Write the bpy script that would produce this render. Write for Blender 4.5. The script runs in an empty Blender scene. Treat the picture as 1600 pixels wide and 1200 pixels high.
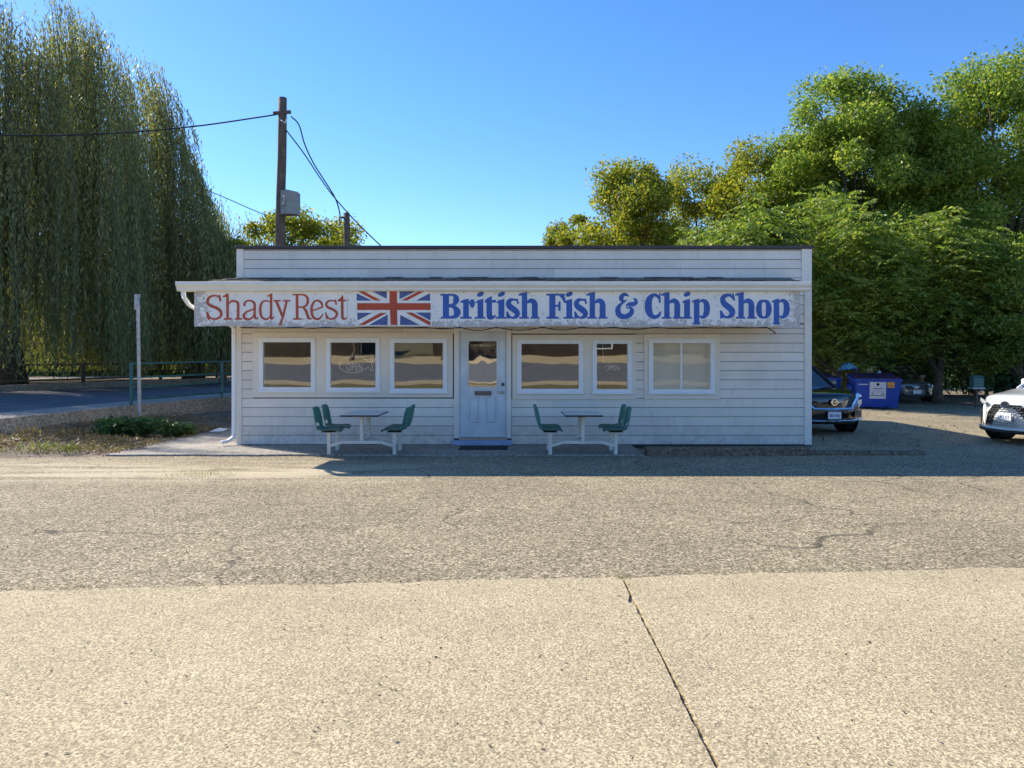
import bpy, bmesh, math, random
import numpy as np
from mathutils import Vector, Matrix, Euler
R = math.radians
random.seed(7)
scene = bpy.context.scene
COL = scene.collection

# ------------------------------------------------------------------ camera, sky, sun, exposure
EYE = 1.71            # eye height of the photographer
F = 1155.0            # focal length in pixels of the 1600 px wide photograph
HOR = 562.0           # horizon row
cam_d = bpy.data.cameras.new('camera'); cam = bpy.data.objects.new('camera', cam_d); COL.objects.link(cam)
cam.location = (0, 0, EYE); cam.rotation_euler = (R(90), 0, 0)
cam_d.sensor_width = 36; cam_d.lens = 36 * F / 1600
cam_d.shift_y = -(600 - HOR) / 1600
cam_d.clip_start = 0.05; cam_d.clip_end = 2000
scene.camera = cam

SUN = Vector((-1.15, 0.84, 1.0)).normalized()
sun_el = math.asin(SUN.z); sun_az = math.atan2(SUN.x, SUN.y)
world = bpy.data.worlds.new('World'); scene.world = world; world.use_nodes = True
wn = world.node_tree.nodes; wl = world.node_tree.links
bg = wn['Background']
sky = wn.new('ShaderNodeTexSky'); sky.sky_type = 'NISHITA'; sky.sun_disc = False
sky.sun_elevation = sun_el; sky.sun_rotation = sun_az
sky.altitude = 400; sky.air_density = 1.0; sky.dust_density = 0.15; sky.ozone_density = 3.0
hs = wn.new('ShaderNodeHueSaturation'); hs.inputs['Saturation'].default_value = 1.22
tint = wn.new('ShaderNodeMix'); tint.data_type = 'RGBA'; tint.blend_type = 'MULTIPLY'; tint.inputs[0].default_value = 1.0
tint.inputs[7].default_value = (0.66, 0.69, 0.80, 1)
wl.new(sky.outputs[0], hs.inputs['Color']); wl.new(hs.outputs[0], tint.inputs[6]); wl.new(tint.outputs[2], bg.inputs['Color'])
bg.inputs['Strength'].default_value = 0.104

sl = bpy.data.lights.new('sun', 'SUN'); sl.energy = 2.9; sl.angle = R(0.53); sl.color = (1.0, 0.93, 0.82)
so = bpy.data.objects.new('sun', sl); COL.objects.link(so)
so.rotation_euler = SUN.to_track_quat('Z', 'Y').to_euler(); so.location = (-20, 20, 30)
vs = scene.view_settings
vs.view_transform = 'Standard'; vs.look = 'None'; vs.gamma = 1; vs.use_curve_mapping = False
vs.exposure = 1.52
scene.cycles.max_bounces = 8; scene.cycles.diffuse_bounces = 4; scene.cycles.transparent_max_bounces = 16

# ------------------------------------------------------------------ helpers
def tag(o, label=None, cat=None, group=None, kind=None):
    if label: o['label'] = label
    if cat: o['category'] = cat
    if group: o['group'] = group
    if kind: o['kind'] = kind
    return o

def empty(name, loc=(0, 0, 0), rz=0.0):
    o = bpy.data.objects.new(name, None); COL.objects.link(o)
    o.location = loc; o.rotation_euler = (0, 0, rz); o.empty_display_size = 0.2
    return o

def link(name, me, m=None, parent=None, loc=(0, 0, 0), rot=(0, 0, 0), smooth=False):
    if m is not None and not me.materials: me.materials.append(m)
    if smooth:
        me.polygons.foreach_set('use_smooth', [True] * len(me.polygons))
    o = bpy.data.objects.new(name, me); COL.objects.link(o)
    o.parent = parent; o.location = loc; o.rotation_euler = rot
    return o

class MB:
    """collects simple shapes; build() links them as ONE mesh object"""
    def __init__(s): s.v = []; s.f = []
    def add(s, vs_, fs):
        n = len(s.v); s.v += [tuple(v) for v in vs_]; s.f += [tuple(i + n for i in f) for f in fs]; return s
    def box(s, x0, x1, y0, y1, z0, z1):
        return s.add([(x0, y0, z0), (x1, y0, z0), (x1, y1, z0), (x0, y1, z0), (x0, y0, z1), (x1, y0, z1), (x1, y1, z1), (x0, y1, z1)],
              [(0, 3, 2, 1), (4, 5, 6, 7), (0, 1, 5, 4), (1, 2, 6, 5), (2, 3, 7, 6), (3, 0, 4, 7)])
    def prism(s, poly, y0, y1):
        """poly: list of (x, z) counter-clockwise seen from -Y, extruded from y0 to y1"""
        n = len(poly)
        vs_ = [(x, y0, z) for x, z in poly] + [(x, y1, z) for x, z in poly]
        fs = [tuple(range(n)), tuple(range(2 * n - 1, n - 1, -1))] + [(i, i + n, (i + 1) % n + n, (i + 1) % n) for i in range(n)]
        return s.add(vs_, fs)
    def bar(s, p, q, w, h=None, up=(0, 0, 1)):
        p = Vector(p); q = Vector(q); h = h or w
        d = (q - p).normalized(); u = Vector(up)
        if abs(d.dot(u)) > 0.97: u = Vector((0, 1, 0))
        a = d.cross(u).normalized() * w / 2; b = a.cross(d).normalized() * h / 2
        vs_ = [p - a - b, p + a - b, p + a + b, p - a + b, q - a - b, q + a - b, q + a + b, q - a + b]
        return s.add(vs_, [(0, 1, 2, 3), (7, 6, 5, 4), (0, 4, 5, 1), (1, 5, 6, 2), (2, 6, 7, 3), (3, 7, 4, 0)])
    def tube(s, pts, rad, n=8, cap=True):
        pts = [Vector(p) for p in pts]; m = len(pts)
        rad = rad if isinstance(rad, (list, tuple)) else [rad] * m
        vs_ = []; fs = []; ref = None
        for i, p in enumerate(pts):
            d = (pts[min(i + 1, m - 1)] - pts[max(i - 1, 0)]).normalized()
            if ref is None:
                ref = Vector((0, 0, 1)) if abs(d.z) < 0.9 else Vector((1, 0, 0))
            a = d.cross(ref).normalized(); b = d.cross(a).normalized(); ref = a.cross(d) if False else ref
            for k in range(n):
                t = 2 * math.pi * k / n
                vs_.append(p + (a * math.cos(t) + b * math.sin(t)) * rad[i])
        for i in range(m - 1):
            for k in range(n):
                fs.append((i * n + k, i * n + (k + 1) % n, (i + 1) * n + (k + 1) % n, (i + 1) * n + k))
        if cap:
            fs.append(tuple(range(n - 1, -1, -1))); fs.append(tuple((m - 1) * n + k for k in range(n)))
        return s.add(vs_, fs)
    def lathe(s, prof, n=24, axis='X', c=(0, 0, 0)):
        """prof: list of (along axis, radius)"""
        vs_ = []; fs = []; m = len(prof)
        for a, r in prof:
            for k in range(n):
                t = 2 * math.pi * k / n; u, w = r * math.cos(t), r * math.sin(t)
                p = (a, u, w) if axis == 'X' else ((u, a, w) if axis == 'Y' else (u, w, a))
                vs_.append((p[0] + c[0], p[1] + c[1], p[2] + c[2]))
        for i in range(m - 1):
            for k in range(n):
                fs.append((i * n + k, i * n + (k + 1) % n, (i + 1) * n + (k + 1) % n, (i + 1) * n + k))
        fs.append(tuple(range(n))); fs.append(tuple((m - 1) * n + k for k in range(n - 1, -1, -1)))
        return s.add(vs_, fs)
    def mesh(s, name):
        me = bpy.data.meshes.new(name); me.from_pydata(s.v, [], s.f)
        bm = bmesh.new(); bm.from_mesh(me); bmesh.ops.recalc_face_normals(bm, faces=bm.faces); bm.to_mesh(me); bm.free()
        me.update(); return me
    def build(s, name, m, parent=None, loc=(0, 0, 0), rot=(0, 0, 0), smooth=False, bevel=0, seg=1):
        o = link(name, s.mesh(name), m, parent, loc, rot, smooth)
        if bevel:
            b = o.modifiers.new('bevel', 'BEVEL'); b.width = bevel; b.segments = seg; b.limit_method = 'ANGLE'; b.angle_limit = R(40)
        return o

def np_mesh(name, v, quads):
    me = bpy.data.meshes.new(name); nv = len(v); nf = len(quads)
    me.vertices.add(nv); me.vertices.foreach_set('co', np.asarray(v, np.float32).ravel())
    me.loops.add(nf * 4); me.loops.foreach_set('vertex_index', np.asarray(quads, np.int32).ravel())
    me.polygons.add(nf); me.polygons.foreach_set('loop_start', np.arange(0, nf * 4, 4, dtype=np.int32))
    me.update(calc_edges=True); return me

def px(x, y, d):
    """the point at depth d that stands at column x, row y of the photograph"""
    return Vector(((x - 800) * d / F, d, EYE + (HOR - y) * d / F))
def fx(x, d=14.6): return (x - 800) * d / F
def fz(y, d=14.6): return EYE + (HOR - y) * d / F

# ------------------------------------------------------------------ materials
class NT:
    def __init__(s, name):
        s.m = bpy.data.materials.new(name); s.m.use_nodes = True
        s.n = s.m.node_tree.nodes; s.l = s.m.node_tree.links
        s.p = s.n['Principled BSDF']; s.out = s.n['Material Output']
        s.geo = s.n.new('ShaderNodeNewGeometry')
    def node(s, t, **kw):
        x = s.n.new(t)
        for k, v in kw.items():
            if k in x.inputs: x.inputs[k].default_value = v
            else: setattr(x, k, v)
        return x
    def noise(s, scale, detail=4, rough=0.55, stretch=None, dist=0):
        t = s.node('ShaderNodeTexNoise'); t.inputs['Scale'].default_value = scale
        t.inputs['Detail'].default_value = detail; t.inputs['Roughness'].default_value = rough; t.inputs['Distortion'].default_value = dist
        if stretch:
            mp = s.node('ShaderNodeMapping'); mp.inputs['Scale'].default_value = stretch
            s.l.new(s.geo.outputs['Position'], mp.inputs['Vector']); s.l.new(mp.outputs[0], t.inputs['Vector'])
        else: s.l.new(s.geo.outputs['Position'], t.inputs['Vector'])
        return t.outputs['Fac']
    def voro(s, scale, feature='F1', out='Color'):
        t = s.node('ShaderNodeTexVoronoi', feature=feature); t.inputs['Scale'].default_value = scale
        s.l.new(s.geo.outputs['Position'], t.inputs['Vector']); return t.outputs[out]
    def ramp(s, fac, stops):
        r = s.node('ShaderNodeValToRGB'); e = r.color_ramp.elements
        while len(e) < len(stops): e.new(0.5)
        for i, (p, c) in enumerate(stops):
            e[i].position = p; e[i].color = (c, c, c, 1) if isinstance(c, (int, float)) else (*c, 1)
        s.l.new(fac, r.inputs['Fac']); return r.outputs['Color']
    def mix(s, fac, a, b, mode='MIX'):
        x = s.node('ShaderNodeMix', data_type='RGBA', blend_type=mode)
        for sock, val in ((x.inputs[0], fac), (x.inputs[6], a), (x.inputs[7], b)):
            if isinstance(val, (int, float)): sock.default_value = val
            elif isinstance(val, tuple): sock.default_value = (*val, 1)
            else: s.l.new(val, sock)
        return x.outputs[2]
    def math(s, op, a, b=0.0):
        x = s.node('ShaderNodeMath', operation=op)
        for i, val in enumerate((a, b)):
            if isinstance(val, (int, float)): x.inputs[i].default_value = val
            else: s.l.new(val, x.inputs[i])
        return x.outputs[0]
    def bump(s, h, strength=0.3, dist=0.01):
        b = s.node('ShaderNodeBump'); b.inputs['Strength'].default_value = strength; b.inputs['Distance'].default_value = dist
        s.l.new(h, b.inputs['Height']); s.l.new(b.outputs[0], s.p.inputs['Normal']); return b
    def col(s, c):
        if isinstance(c, tuple): s.p.inputs['Base Color'].default_value = (*c, 1)
        else: s.l.new(c, s.p.inputs['Base Color'])
    def xyz(s):
        x = s.node('ShaderNodeSeparateXYZ'); s.l.new(s.geo.outputs['Position'], x.inputs[0]); return x.outputs

def plain(name, c, rough=0.6, metal=0.0, var=0.12, scale=6.0, bump=0.0, bscale=40, spec=None, coat=0):
    t = NT(name)
    n = t.noise(scale, 5); f = t.ramp(n, [(0.3, 1 - var), (0.7, 1 + var * 0.6)])
    t.col(t.mix(1.0, c, f, 'MULTIPLY'))
    t.p.inputs['Roughness'].default_value = rough; t.p.inputs['Metallic'].default_value = metal
    if spec is not None: t.p.inputs['Specular IOR Level'].default_value = spec
    if coat: t.p.inputs['Coat Weight'].default_value = coat; t.p.inputs['Coat Roughness'].default_value = 0.03
    if bump: t.bump(t.noise(bscale, 4), bump, 0.01)
    return t.m

def m_asphalt():
    t = NT('weathered_asphalt'); X = t.xyz()
    st = t.voro(62); sv = t.node('ShaderNodeSeparateColor'); t.l.new(st, sv.inputs[0])
    stone = t.ramp(sv.outputs[0], [(0.0, (0.10, 0.08, 0.048)), (0.35, (0.245, 0.198, 0.12)), (0.75, (0.385, 0.315, 0.195)), (1.0, (0.68, 0.56, 0.37))])
    big = t.ramp(t.noise(0.55, 6, 0.6), [(0.3, 0.80), (0.7, 1.12)])
    mid = t.ramp(t.noise(5.0, 5, 0.7), [(0.3, 0.86), (0.7, 1.1)])
    c = t.mix(1.0, t.mix(1.0, stone, big, 'MULTIPLY'), mid, 'MULTIPLY')
    # sand washed into long streaks in front of the shop
    near = t.ramp(t.math('ABSOLUTE', t.math('SUBTRACT', X[1], 11.6)), [(0.0, 1.0), (1.3, 0.0)]) if False else None
    mr = t.node('ShaderNodeMapRange', interpolation_type='SMOOTHSTEP'); mr.inputs[1].default_value = 1.5; mr.inputs[2].default_value = 0.2
    t.l.new(t.math('ABSOLUTE', t.math('SUBTRACT', X[1], 11.35)), mr.inputs[0])
    mx = t.node('ShaderNodeMapRange', interpolation_type='SMOOTHSTEP'); mx.inputs[1].default_value = 0.0; mx.inputs[2].default_value = -3.5
    t.l.new(X[0], mx.inputs[0])
    streak = t.ramp(t.noise(1.0, 6, 0.65, (0.35, 2.4, 1), 0.6), [(0.42, 0.0), (0.55, 1.0)])
    sand = t.math('MULTIPLY', t.math('MULTIPLY', mr.outputs[0], mx.outputs[0]), streak)
    c = t.mix(t.math('MULTIPLY', sand, 0.85), c, t.mix(0.25, (0.66, 0.55, 0.36), stone))
    # branching cracks, oil drips and tyre scuffs
    nv = t.node('ShaderNodeTexNoise'); nv.inputs['Scale'].default_value = 1.7; nv.inputs['Detail'].default_value = 6; t.l.new(t.geo.outputs['Position'], nv.inputs['Vector'])
    ad = t.node('ShaderNodeVectorMath', operation='MULTIPLY_ADD'); t.l.new(nv.outputs['Color'], ad.inputs[0]); ad.inputs[1].default_value = (0.9, 0.9, 0); t.l.new(t.geo.outputs['Position'], ad.inputs[2])
    vo = t.node('ShaderNodeTexVoronoi', feature='DISTANCE_TO_EDGE'); vo.inputs['Scale'].default_value = 0.33; t.l.new(ad.outputs[0], vo.inputs['Vector'])
    crack = t.ramp(vo.outputs['Distance'], [(0.0, 1.0), (0.0075, 0.0)])
    ck = t.math('MULTIPLY', crack, t.ramp(t.noise(0.45, 3), [(0.47, 0.0), (0.56, 0.85)]))
    c = t.mix(ck, c, (0.055, 0.05, 0.04))
    oil = t.ramp(t.noise(1.6, 3, 0.5), [(0.66, 0.0), (0.76, 0.45)]); c = t.mix(oil, c, (0.085, 0.07, 0.05))
    tyre = t.ramp(t.noise(1.0, 5, 0.6, (0.12, 2.6, 1), 0.5), [(0.60, 0.0), (0.72, 0.28)]); c = t.mix(tyre, c, (0.12, 0.10, 0.07))
    t.col(c); t.p.inputs['Roughness'].default_value = 0.95; t.p.inputs['Specular IOR Level'].default_value = 0.2
    t.bump(sv.outputs[0], 0.45, 0.012)
    return t.m

def m_concrete(name, base, dark, spots=True, scale=70):
    t = NT(name)
    st = t.voro(scale); sv = t.node('ShaderNodeSeparateColor'); t.l.new(st, sv.inputs[0])
    c = t.ramp(sv.outputs[1], [(0.0, tuple(0.5 * b for b in base)), (0.3, tuple(0.85 * b for b in base)), (0.7, tuple(1.05 * b for b in base)), (1.0, tuple(min(1, 1.4 * b) for b in base))])
    c = t.mix(1.0, c, t.ramp(t.noise(0.9, 7, 0.65), [(0.3, 0.84), (0.7, 1.1)]), 'MULTIPLY')
    pits = t.noise(70, 4, 0.75)
    if spots:
        pit = t.ramp(pits, [(0.50, 0.0), (0.60, 1.0)])
        c = t.mix(t.math('MULTIPLY', pit, 0.8), c, dark)
        stain = t.ramp(t.noise(2.6, 7, 0.7), [(0.56, 0.0), (0.74, 0.35)]); c = t.mix(stain, c, tuple(0.62 * b for b in base))
    t.col(c); t.p.inputs['Roughness'].default_value = 0.9; t.p.inputs['Specular IOR Level'].default_value = 0.25
    t.bump(t.math('SUBTRACT', sv.outputs[1], t.math('MULTIPLY', pits, 1.6)), 0.5, 0.012)
    return t.m

def m_soil():
    t = NT('dry_soil')
    c = t.ramp(t.noise(3.2, 8, 0.7), [(0.25, (0.07, 0.05, 0.035)), (0.5, (0.17, 0.125, 0.085)), (0.75, (0.33, 0.27, 0.18))])
    c = t.mix(t.ramp(t.noise(38, 4, 0.7), [(0.5, 0.0), (0.62, 0.7)]), c, (0.36, 0.29, 0.18))
    t.col(c); t.p.inputs['Roughness'].default_value = 1.0; t.bump(t.noise(22, 6, 0.7), 0.7, 0.05); return t.m

def m_leaf(name, a, b, c3=None, trans=0.35):
    t = NT(name)
    col = t.ramp(t.geo.outputs['Random Per Island'], [(0.0, a), (0.65, b), (1.0, c3 or b)])
    t.col(col); t.p.inputs['Roughness'].default_value = 0.5; t.p.inputs['Specular IOR Level'].default_value = 0.35
    tr = t.node('ShaderNodeBsdfTranslucent'); t.l.new(t.mix(1.0, col, (1.2, 1.25, 0.6), 'MULTIPLY'), tr.inputs[0])
    mx = t.node('ShaderNodeMixShader'); mx.inputs[0].default_value = trans
    t.l.new(t.p.outputs[0], mx.inputs[1]); t.l.new(tr.outputs[0], mx.inputs[2]); t.l.new(mx.outputs[0], t.out.inputs[0])
    return t.m

def m_glass(name, tint=(0.86, 0.84, 0.78), refl=0.31, wave=0.0022, wscale=1.1):
    t = NT(name)
    gl = t.node('ShaderNodeBsdfGlossy'); gl.inputs['Roughness'].default_value = 0.015; gl.inputs['Color'].default_value = (0.92, 0.90, 0.86, 1)
    tr = t.node('ShaderNodeBsdfTransparent'); tr.inputs['Color'].default_value = (*tint, 1)
    b = t.node('ShaderNodeBump'); b.inputs['Strength'].default_value = 1.0; b.inputs['Distance'].default_value = wave
    t.l.new(t.noise(wscale, 1, 0.4), b.inputs['Height']); t.l.new(b.outputs[0], gl.inputs['Normal'])
    mx = t.node('ShaderNodeMixShader'); mx.inputs[0].default_value = refl
    t.l.new(tr.outputs[0], mx.inputs[1]); t.l.new(gl.outputs[0], mx.inputs[2]); t.l.new(mx.outputs[0], t.out.inputs[0])
    return t.m

def m_sign():
    t = NT('weathered_sign_paint'); X = t.xyz()
    c = t.mix(1.0, (0.90, 0.86, 0.78), t.ramp(t.noise(2.2, 5), [(0.3, 0.93), (0.7, 1.04)]), 'MULTIPLY')
    low = t.node('ShaderNodeMapRange'); low.inputs[1].default_value = 2.50; low.inputs[2].default_value = 2.32; t.l.new(X[2], low.inputs[0])
    endl = t.node('ShaderNodeMapRange'); endl.inputs[1].default_value = -5.45; endl.inputs[2].default_value = -5.85; t.l.new(X[0], endl.inputs[0])
    endr = t.node('ShaderNodeMapRange'); endr.inputs[1].default_value = 5.02; endr.inputs[2].default_value = 5.30; t.l.new(X[0], endr.inputs[0])
    near = t.math('MAXIMUM', low.outputs[0], t.math('MAXIMUM', endl.outputs[0], endr.outputs[0]))
    n = t.noise(11, 7, 0.75)
    peel = t.ramp(t.math('ADD', n, t.math('MULTIPLY', near, 0.23)), [(0.60, 0.0), (0.645, 1.0)])
    c = t.mix(t.math('MULTIPLY', peel, 0.85), c, t.ramp(t.noise(40, 4), [(0.32, (0.24, 0.21, 0.18)), (0.6, (0.62, 0.57, 0.52))]))
    t.col(c); t.p.inputs['Roughness'].default_value = 0.7; t.bump(peel, -0.4, 0.003); return t.m

def m_paint_wear(name, c, under, amount=0.5, rough=0.6, scale=5):
    t = NT(name)
    w = t.ramp(t.noise(scale, 7, 0.75, (1, 1, 3)), [(amount, 0.0), (amount + 0.06, 1.0)])
    t.col(t.mix(w, t.mix(1.0, c, t.ramp(t.noise(3, 5), [(0.3, 0.85), (0.7, 1.08)]), 'MULTIPLY'), under)); t.p.inputs['Roughness'].default_value = rough
    return t.m

def m_siding():
    t = NT('lavender_grey_siding')
    rnd = t.node('ShaderNodeObjectInfo').outputs['Random']
    c = t.mix(1.0, (0.87, 0.78, 0.66), t.ramp(rnd, [(0.0, 0.90), (1.0, 1.03)]), 'MULTIPLY')
    c = t.mix(1.0, c, t.ramp(t.noise(2.5, 6, 0.6), [(0.3, 0.93), (0.7, 1.05)]), 'MULTIPLY')
    dirt = t.ramp(t.noise(7, 6, 0.75, (1, 1, 0.25)), [(0.56, 0.0), (0.78, 0.35)])
    c = t.mix(dirt, c, (0.30, 0.27, 0.25))
    zz = t.node('ShaderNodeMapRange'); zz.inputs[1].default_value = 0.55; zz.inputs[2].default_value = 0.05; t.l.new(t.xyz()[2], zz.inputs[0])
    splash = t.math('MULTIPLY', zz.outputs[0], t.ramp(t.noise(9, 7, 0.75), [(0.42, 0.0), (0.70, 0.6)]))
    c = t.mix(splash, c, (0.34, 0.29, 0.23))
    t.col(c); t.p.inputs['Roughness'].default_value = 0.55; t.bump(t.noise(16, 4, 0.6, (1, 1, 14)), 0.12, 0.004); return t.m

M = dict(
    asphalt=m_asphalt(), pave=m_concrete('exposed_aggregate_concrete', (0.62, 0.50, 0.30), (0.22, 0.165, 0.10), True, 92),
    apron=m_concrete('grey_concrete', (0.40, 0.36, 0.30), (0.25, 0.22, 0.18), True, 30),
    wallc=m_concrete('stained_concrete', (0.50, 0.41, 0.30), (0.24, 0.19, 0.14), True, 26),
    kerb=m_concrete('dark_brown_kerb', (0.24, 0.18, 0.12), (0.10, 0.075, 0.05), True, 26),  # darker, browner version of the wall concrete
    soil=m_soil(), siding=m_siding(), sheath=plain('lap_shadow_sheathing', (0.05, 0.045, 0.045), 0.9),
    panel=plain('beige_grey_panel', (0.85, 0.76, 0.62), 0.6, var=0.06, scale=2),
    trim=plain('pale_grey_trim', (0.87, 0.80, 0.69), 0.55, var=0.06, scale=3),
    white=plain('white_vinyl', (0.88, 0.87, 0.85), 0.4, var=0.05),
    gutter=plain('cream_gutter', (0.84, 0.80, 0.70), 0.4, var=0.07, scale=2),
    cap=plain('dark_brown_cap', (0.055, 0.042, 0.042), 0.5),
    shingle=plain('asphalt_shingle', (0.24, 0.20, 0.16), 0.95, var=0.6, scale=14, bump=0.5, bscale=120),
    roofing=plain('torch_on_roofing', (0.10, 0.10, 0.10), 0.95, var=0.3),
    sign=m_sign(), red=m_paint_wear('red_sign_paint', (0.50, 0.085, 0.04), (0.68, 0.55, 0.50), 0.69),
    blue=m_paint_wear('blue_sign_paint', (0.04, 0.12, 0.42), (0.5, 0.55, 0.66), 0.70),
    flagblue=m_paint_wear('flag_blue_paint', (0.085, 0.12, 0.30), (0.5, 0.52, 0.58), 0.72),
    flagwhite=plain('flag_white_paint', (0.90, 0.86, 0.78), 0.6),
    flagred=m_paint_wear('flag_red_paint', (0.52, 0.075, 0.03), (0.62, 0.5, 0.46), 0.78),
    door=m_paint_wear('pale_blue_door_paint', (0.70, 0.74, 0.74), (0.40, 0.40, 0.40), 0.74, 0.5),
    step=m_paint_wear('worn_blue_step_paint', (0.36, 0.44, 0.62), (0.16, 0.14, 0.13), 0.58, 0.7, 9),
    seat=plain('green_moulded_plastic', (0.04, 0.19, 0.145), 0.42, var=0.15),
    steel=m_paint_wear('cream_painted_steel', (0.76, 0.72, 0.62), (0.24, 0.14, 0.08), 0.70, 0.5, 14),
    top=plain('grey_laminate', (0.80, 0.76, 0.67), 0.35, var=0.08), edge=plain('black_edging', (0.02, 0.02, 0.02), 0.5),
    metal=plain('brushed_metal', (0.45, 0.44, 0.42), 0.3, 0.9), galv=plain('galvanised_steel', (0.50, 0.49, 0.47), 0.55, 0.35, var=0.25, scale=12),
    dkmetal=plain('tarnished_metal', (0.16, 0.15, 0.14), 0.4, 0.7),
    dark=plain('dark_rubber', (0.018, 0.018, 0.019), 0.8), mat=plain('rubber_mat', (0.022, 0.022, 0.025), 0.95, bump=0.6, bscale=150),
    cable=plain('black_cable', (0.015, 0.014, 0.014), 0.6),
    green=plain('green_painted_rail', (0.045, 0.16, 0.135), 0.45, var=0.2), wood=plain('weathered_pole_wood', (0.15, 0.105, 0.075), 0.9, var=0.4, scale=5, bump=0.6, bscale=20),
    bark=plain('grey_bark', (0.12, 0.095, 0.07), 0.95, var=0.4, scale=6, bump=0.8, bscale=14),
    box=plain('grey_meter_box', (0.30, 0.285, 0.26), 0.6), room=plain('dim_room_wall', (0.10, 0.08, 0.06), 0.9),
    blind=plain('beige_blind', (0.74, 0.64, 0.47), 0.9, var=0.04), neon=plain('unlit_neon_tube', (0.85, 0.82, 0.74), 0.3),
    glass=m_glass('window_glass'), doorglass=m_glass('door_glass', (0.5, 0.42, 0.32), 0.5, 0.0035, 2.6), blindglass=m_glass('blind_glass', (0.95, 0.95, 0.95), 0.10, 0.003),
    paper=plain('white_paper', (0.75, 0.75, 0.76), 0.8), printgold=plain('gold_print', (0.50, 0.40, 0.22), 0.7),
)

# ------------------------------------------------------------------ the ground
def sheet(name, poly, z, m, kind='structure', thick=0.0):
    n = len(poly)
    zz = [p[2] if len(p) > 2 else z for p in poly]
    me = bpy.data.meshes.new(name)
    me.from_pydata([(p[0], p[1], zz[i]) for i, p in enumerate(poly)], [], [tuple(range(n))])
    o = link(name, me, m); o['kind'] = kind; return o

sheet('ground', [(-400, -300), (400, -300), (400, 600), (-400, 600)], -0.03, M['soil'])
def wob(x, a, s): return a * (math.sin(x * 3.1 + s) + 0.6 * math.sin(x * 7.7 + 2 * s) + 0.4 * math.sin(x * 17.3 + s * 3))
front = [(x / 4, 13.14 + wob(x / 4, 0.05, 1) - (0.0 if x > -30 else 0.25)) for x in range(-64, -28)]
lot = [(-16, -8), (60, -8), (60, 26.5), (40, 27.2), (20, 27.4), (12, 28.5), (5.0, 28.5), (5.0, 14.0), (-7.1, 14.0), (-7.1, 13.15)] + front[::-1]
sheet('parking_lot', lot, 0.0, M['asphalt'])

# foreground pavement: slabs cast side by side, edge wavers against the asphalt
pv = empty('pavement', (0, 0, 0)); pv['kind'] = 'structure'
def slab(x0, x1, m):
    xs = np.linspace(x0, x1, 150)
    top = [(x, 5.70 + 0.078 * x + wob(x, 0.016, 2.2) + wob(x * 3.3, 0.012, 0.4) + 0.012 * math.sin(x * 61) * math.sin(x * 13.7)) for x in xs]
    jit = lambda y, sd: 0.006 * math.sin(y * 23 + sd) + 0.005 * math.sin(y * 57 + 2 * sd) + (0.03 * math.exp(-((y - top[0][1] + .1) / .09) ** 2) if y > 5 else 0)
    ys = np.linspace(2.2, 5.55, 46)
    side = lambda xx, sg, yt: [(xx + sg * abs(jit(y, xx)), y) for y in ys if y < yt - .03]
    poly = [(x0, -2.6), (x1, -2.6)] + side(x1, -1, top[-1][1]) + top[::-1] + side(x0, 1, top[0][1])[::-1]
    n = len(poly)
    b = MB(); b.add([(x, y, 0.016) for x, y in poly] + [(x, y, -0.02) for x, y in poly],
                    [tuple(range(n))] + [(i, i + n, (i + 1) % n + n, (i + 1) % n) for i in range(n)])
    b.build('slab', m, pv)
for a, b_ in ((-12.4, -5.05), (-5.035, 0.85), (0.865, 7.0), (7.015, 13.5)): slab(a, b_, M['pave'])

# concrete apron under the tables and along the left side of the shop
ap = MB()
fr = [(x, 13.10 + wob(x, 0.02, 0.7)) for x in np.linspace(-7.2, 2.35, 60)]
poly = fr + [(2.35, 14.62), (-5.40, 14.62), (-5.40, 21), (-7.05, 21), (-7.1, 14.2)]
n = len(poly)
ap.add([(x, y, 0.03) for x, y in poly] + [(x, y, -0.02) for x, y in poly], [tuple(range(n))] + [(i, i + n, (i + 1) % n + n, (i + 1) % n) for i in range(n)])
o = ap.build('apron', M['apron']); o['kind'] = 'structure'

# dirt bank on the left, climbing to the retaining wall
ROAD_N = [(-13.2, 8.0, 0.38), (-10.75, 15.5, 0.46), (-9.67, 19.0, 0.53), (-8.57, 22.5, 0.58), (-6.7, 28.5, 0.66), (-2.0, 43.0, 0.8)]   # near edge of the raised road
def near_edge(y):
    for a, b in zip(ROAD_N, ROAD_N[1:]):
        if y <= b[1] or b is ROAD_N[-1]:
            t = (y - a[1]) / (b[1] - a[1]); return a[0] + t * (b[0] - a[0]), a[2] + t * (b[2] - a[2])
gx, gy = 46, 60; vv = []; qq = []
rng = np.random.default_rng(3)
for j in range(gy):
    y = 12.6 + j * 0.27
    ex, ez = near_edge(y)
    for i in range(gx):
        t = i / (gx - 1); x = ex + 0.05 + t * (-6.9 - ex - 0.05) if y > 13.9 else ex + t * (-6.6 - ex)
        base = (0.10 + 0.06 * min(1, max(0, (y - 13) / 4))) * (1 - t) ** 1.3
        if x < -11: base += 0.05
        edge = min(1, max(0, (y - 12.75) / 1.0))
        vv.append((x, y, -0.02 + edge * (base + 0.03 + 0.03 * math.sin(x * 4 + y * 3) * math.sin(y * 5 - x * 2) + rng.normal(0, 0.012))))
for j in range(gy - 1):
    for i in range(gx - 1): qq.append((j * gx + i, j * gx + i + 1, (j + 1) * gx + i + 1, (j + 1) * gx + i))
o = link('dirt_bank', np_mesh('dirt_bank', vv, qq), M['soil'], smooth=True); o['kind'] = 'structure'

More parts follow.
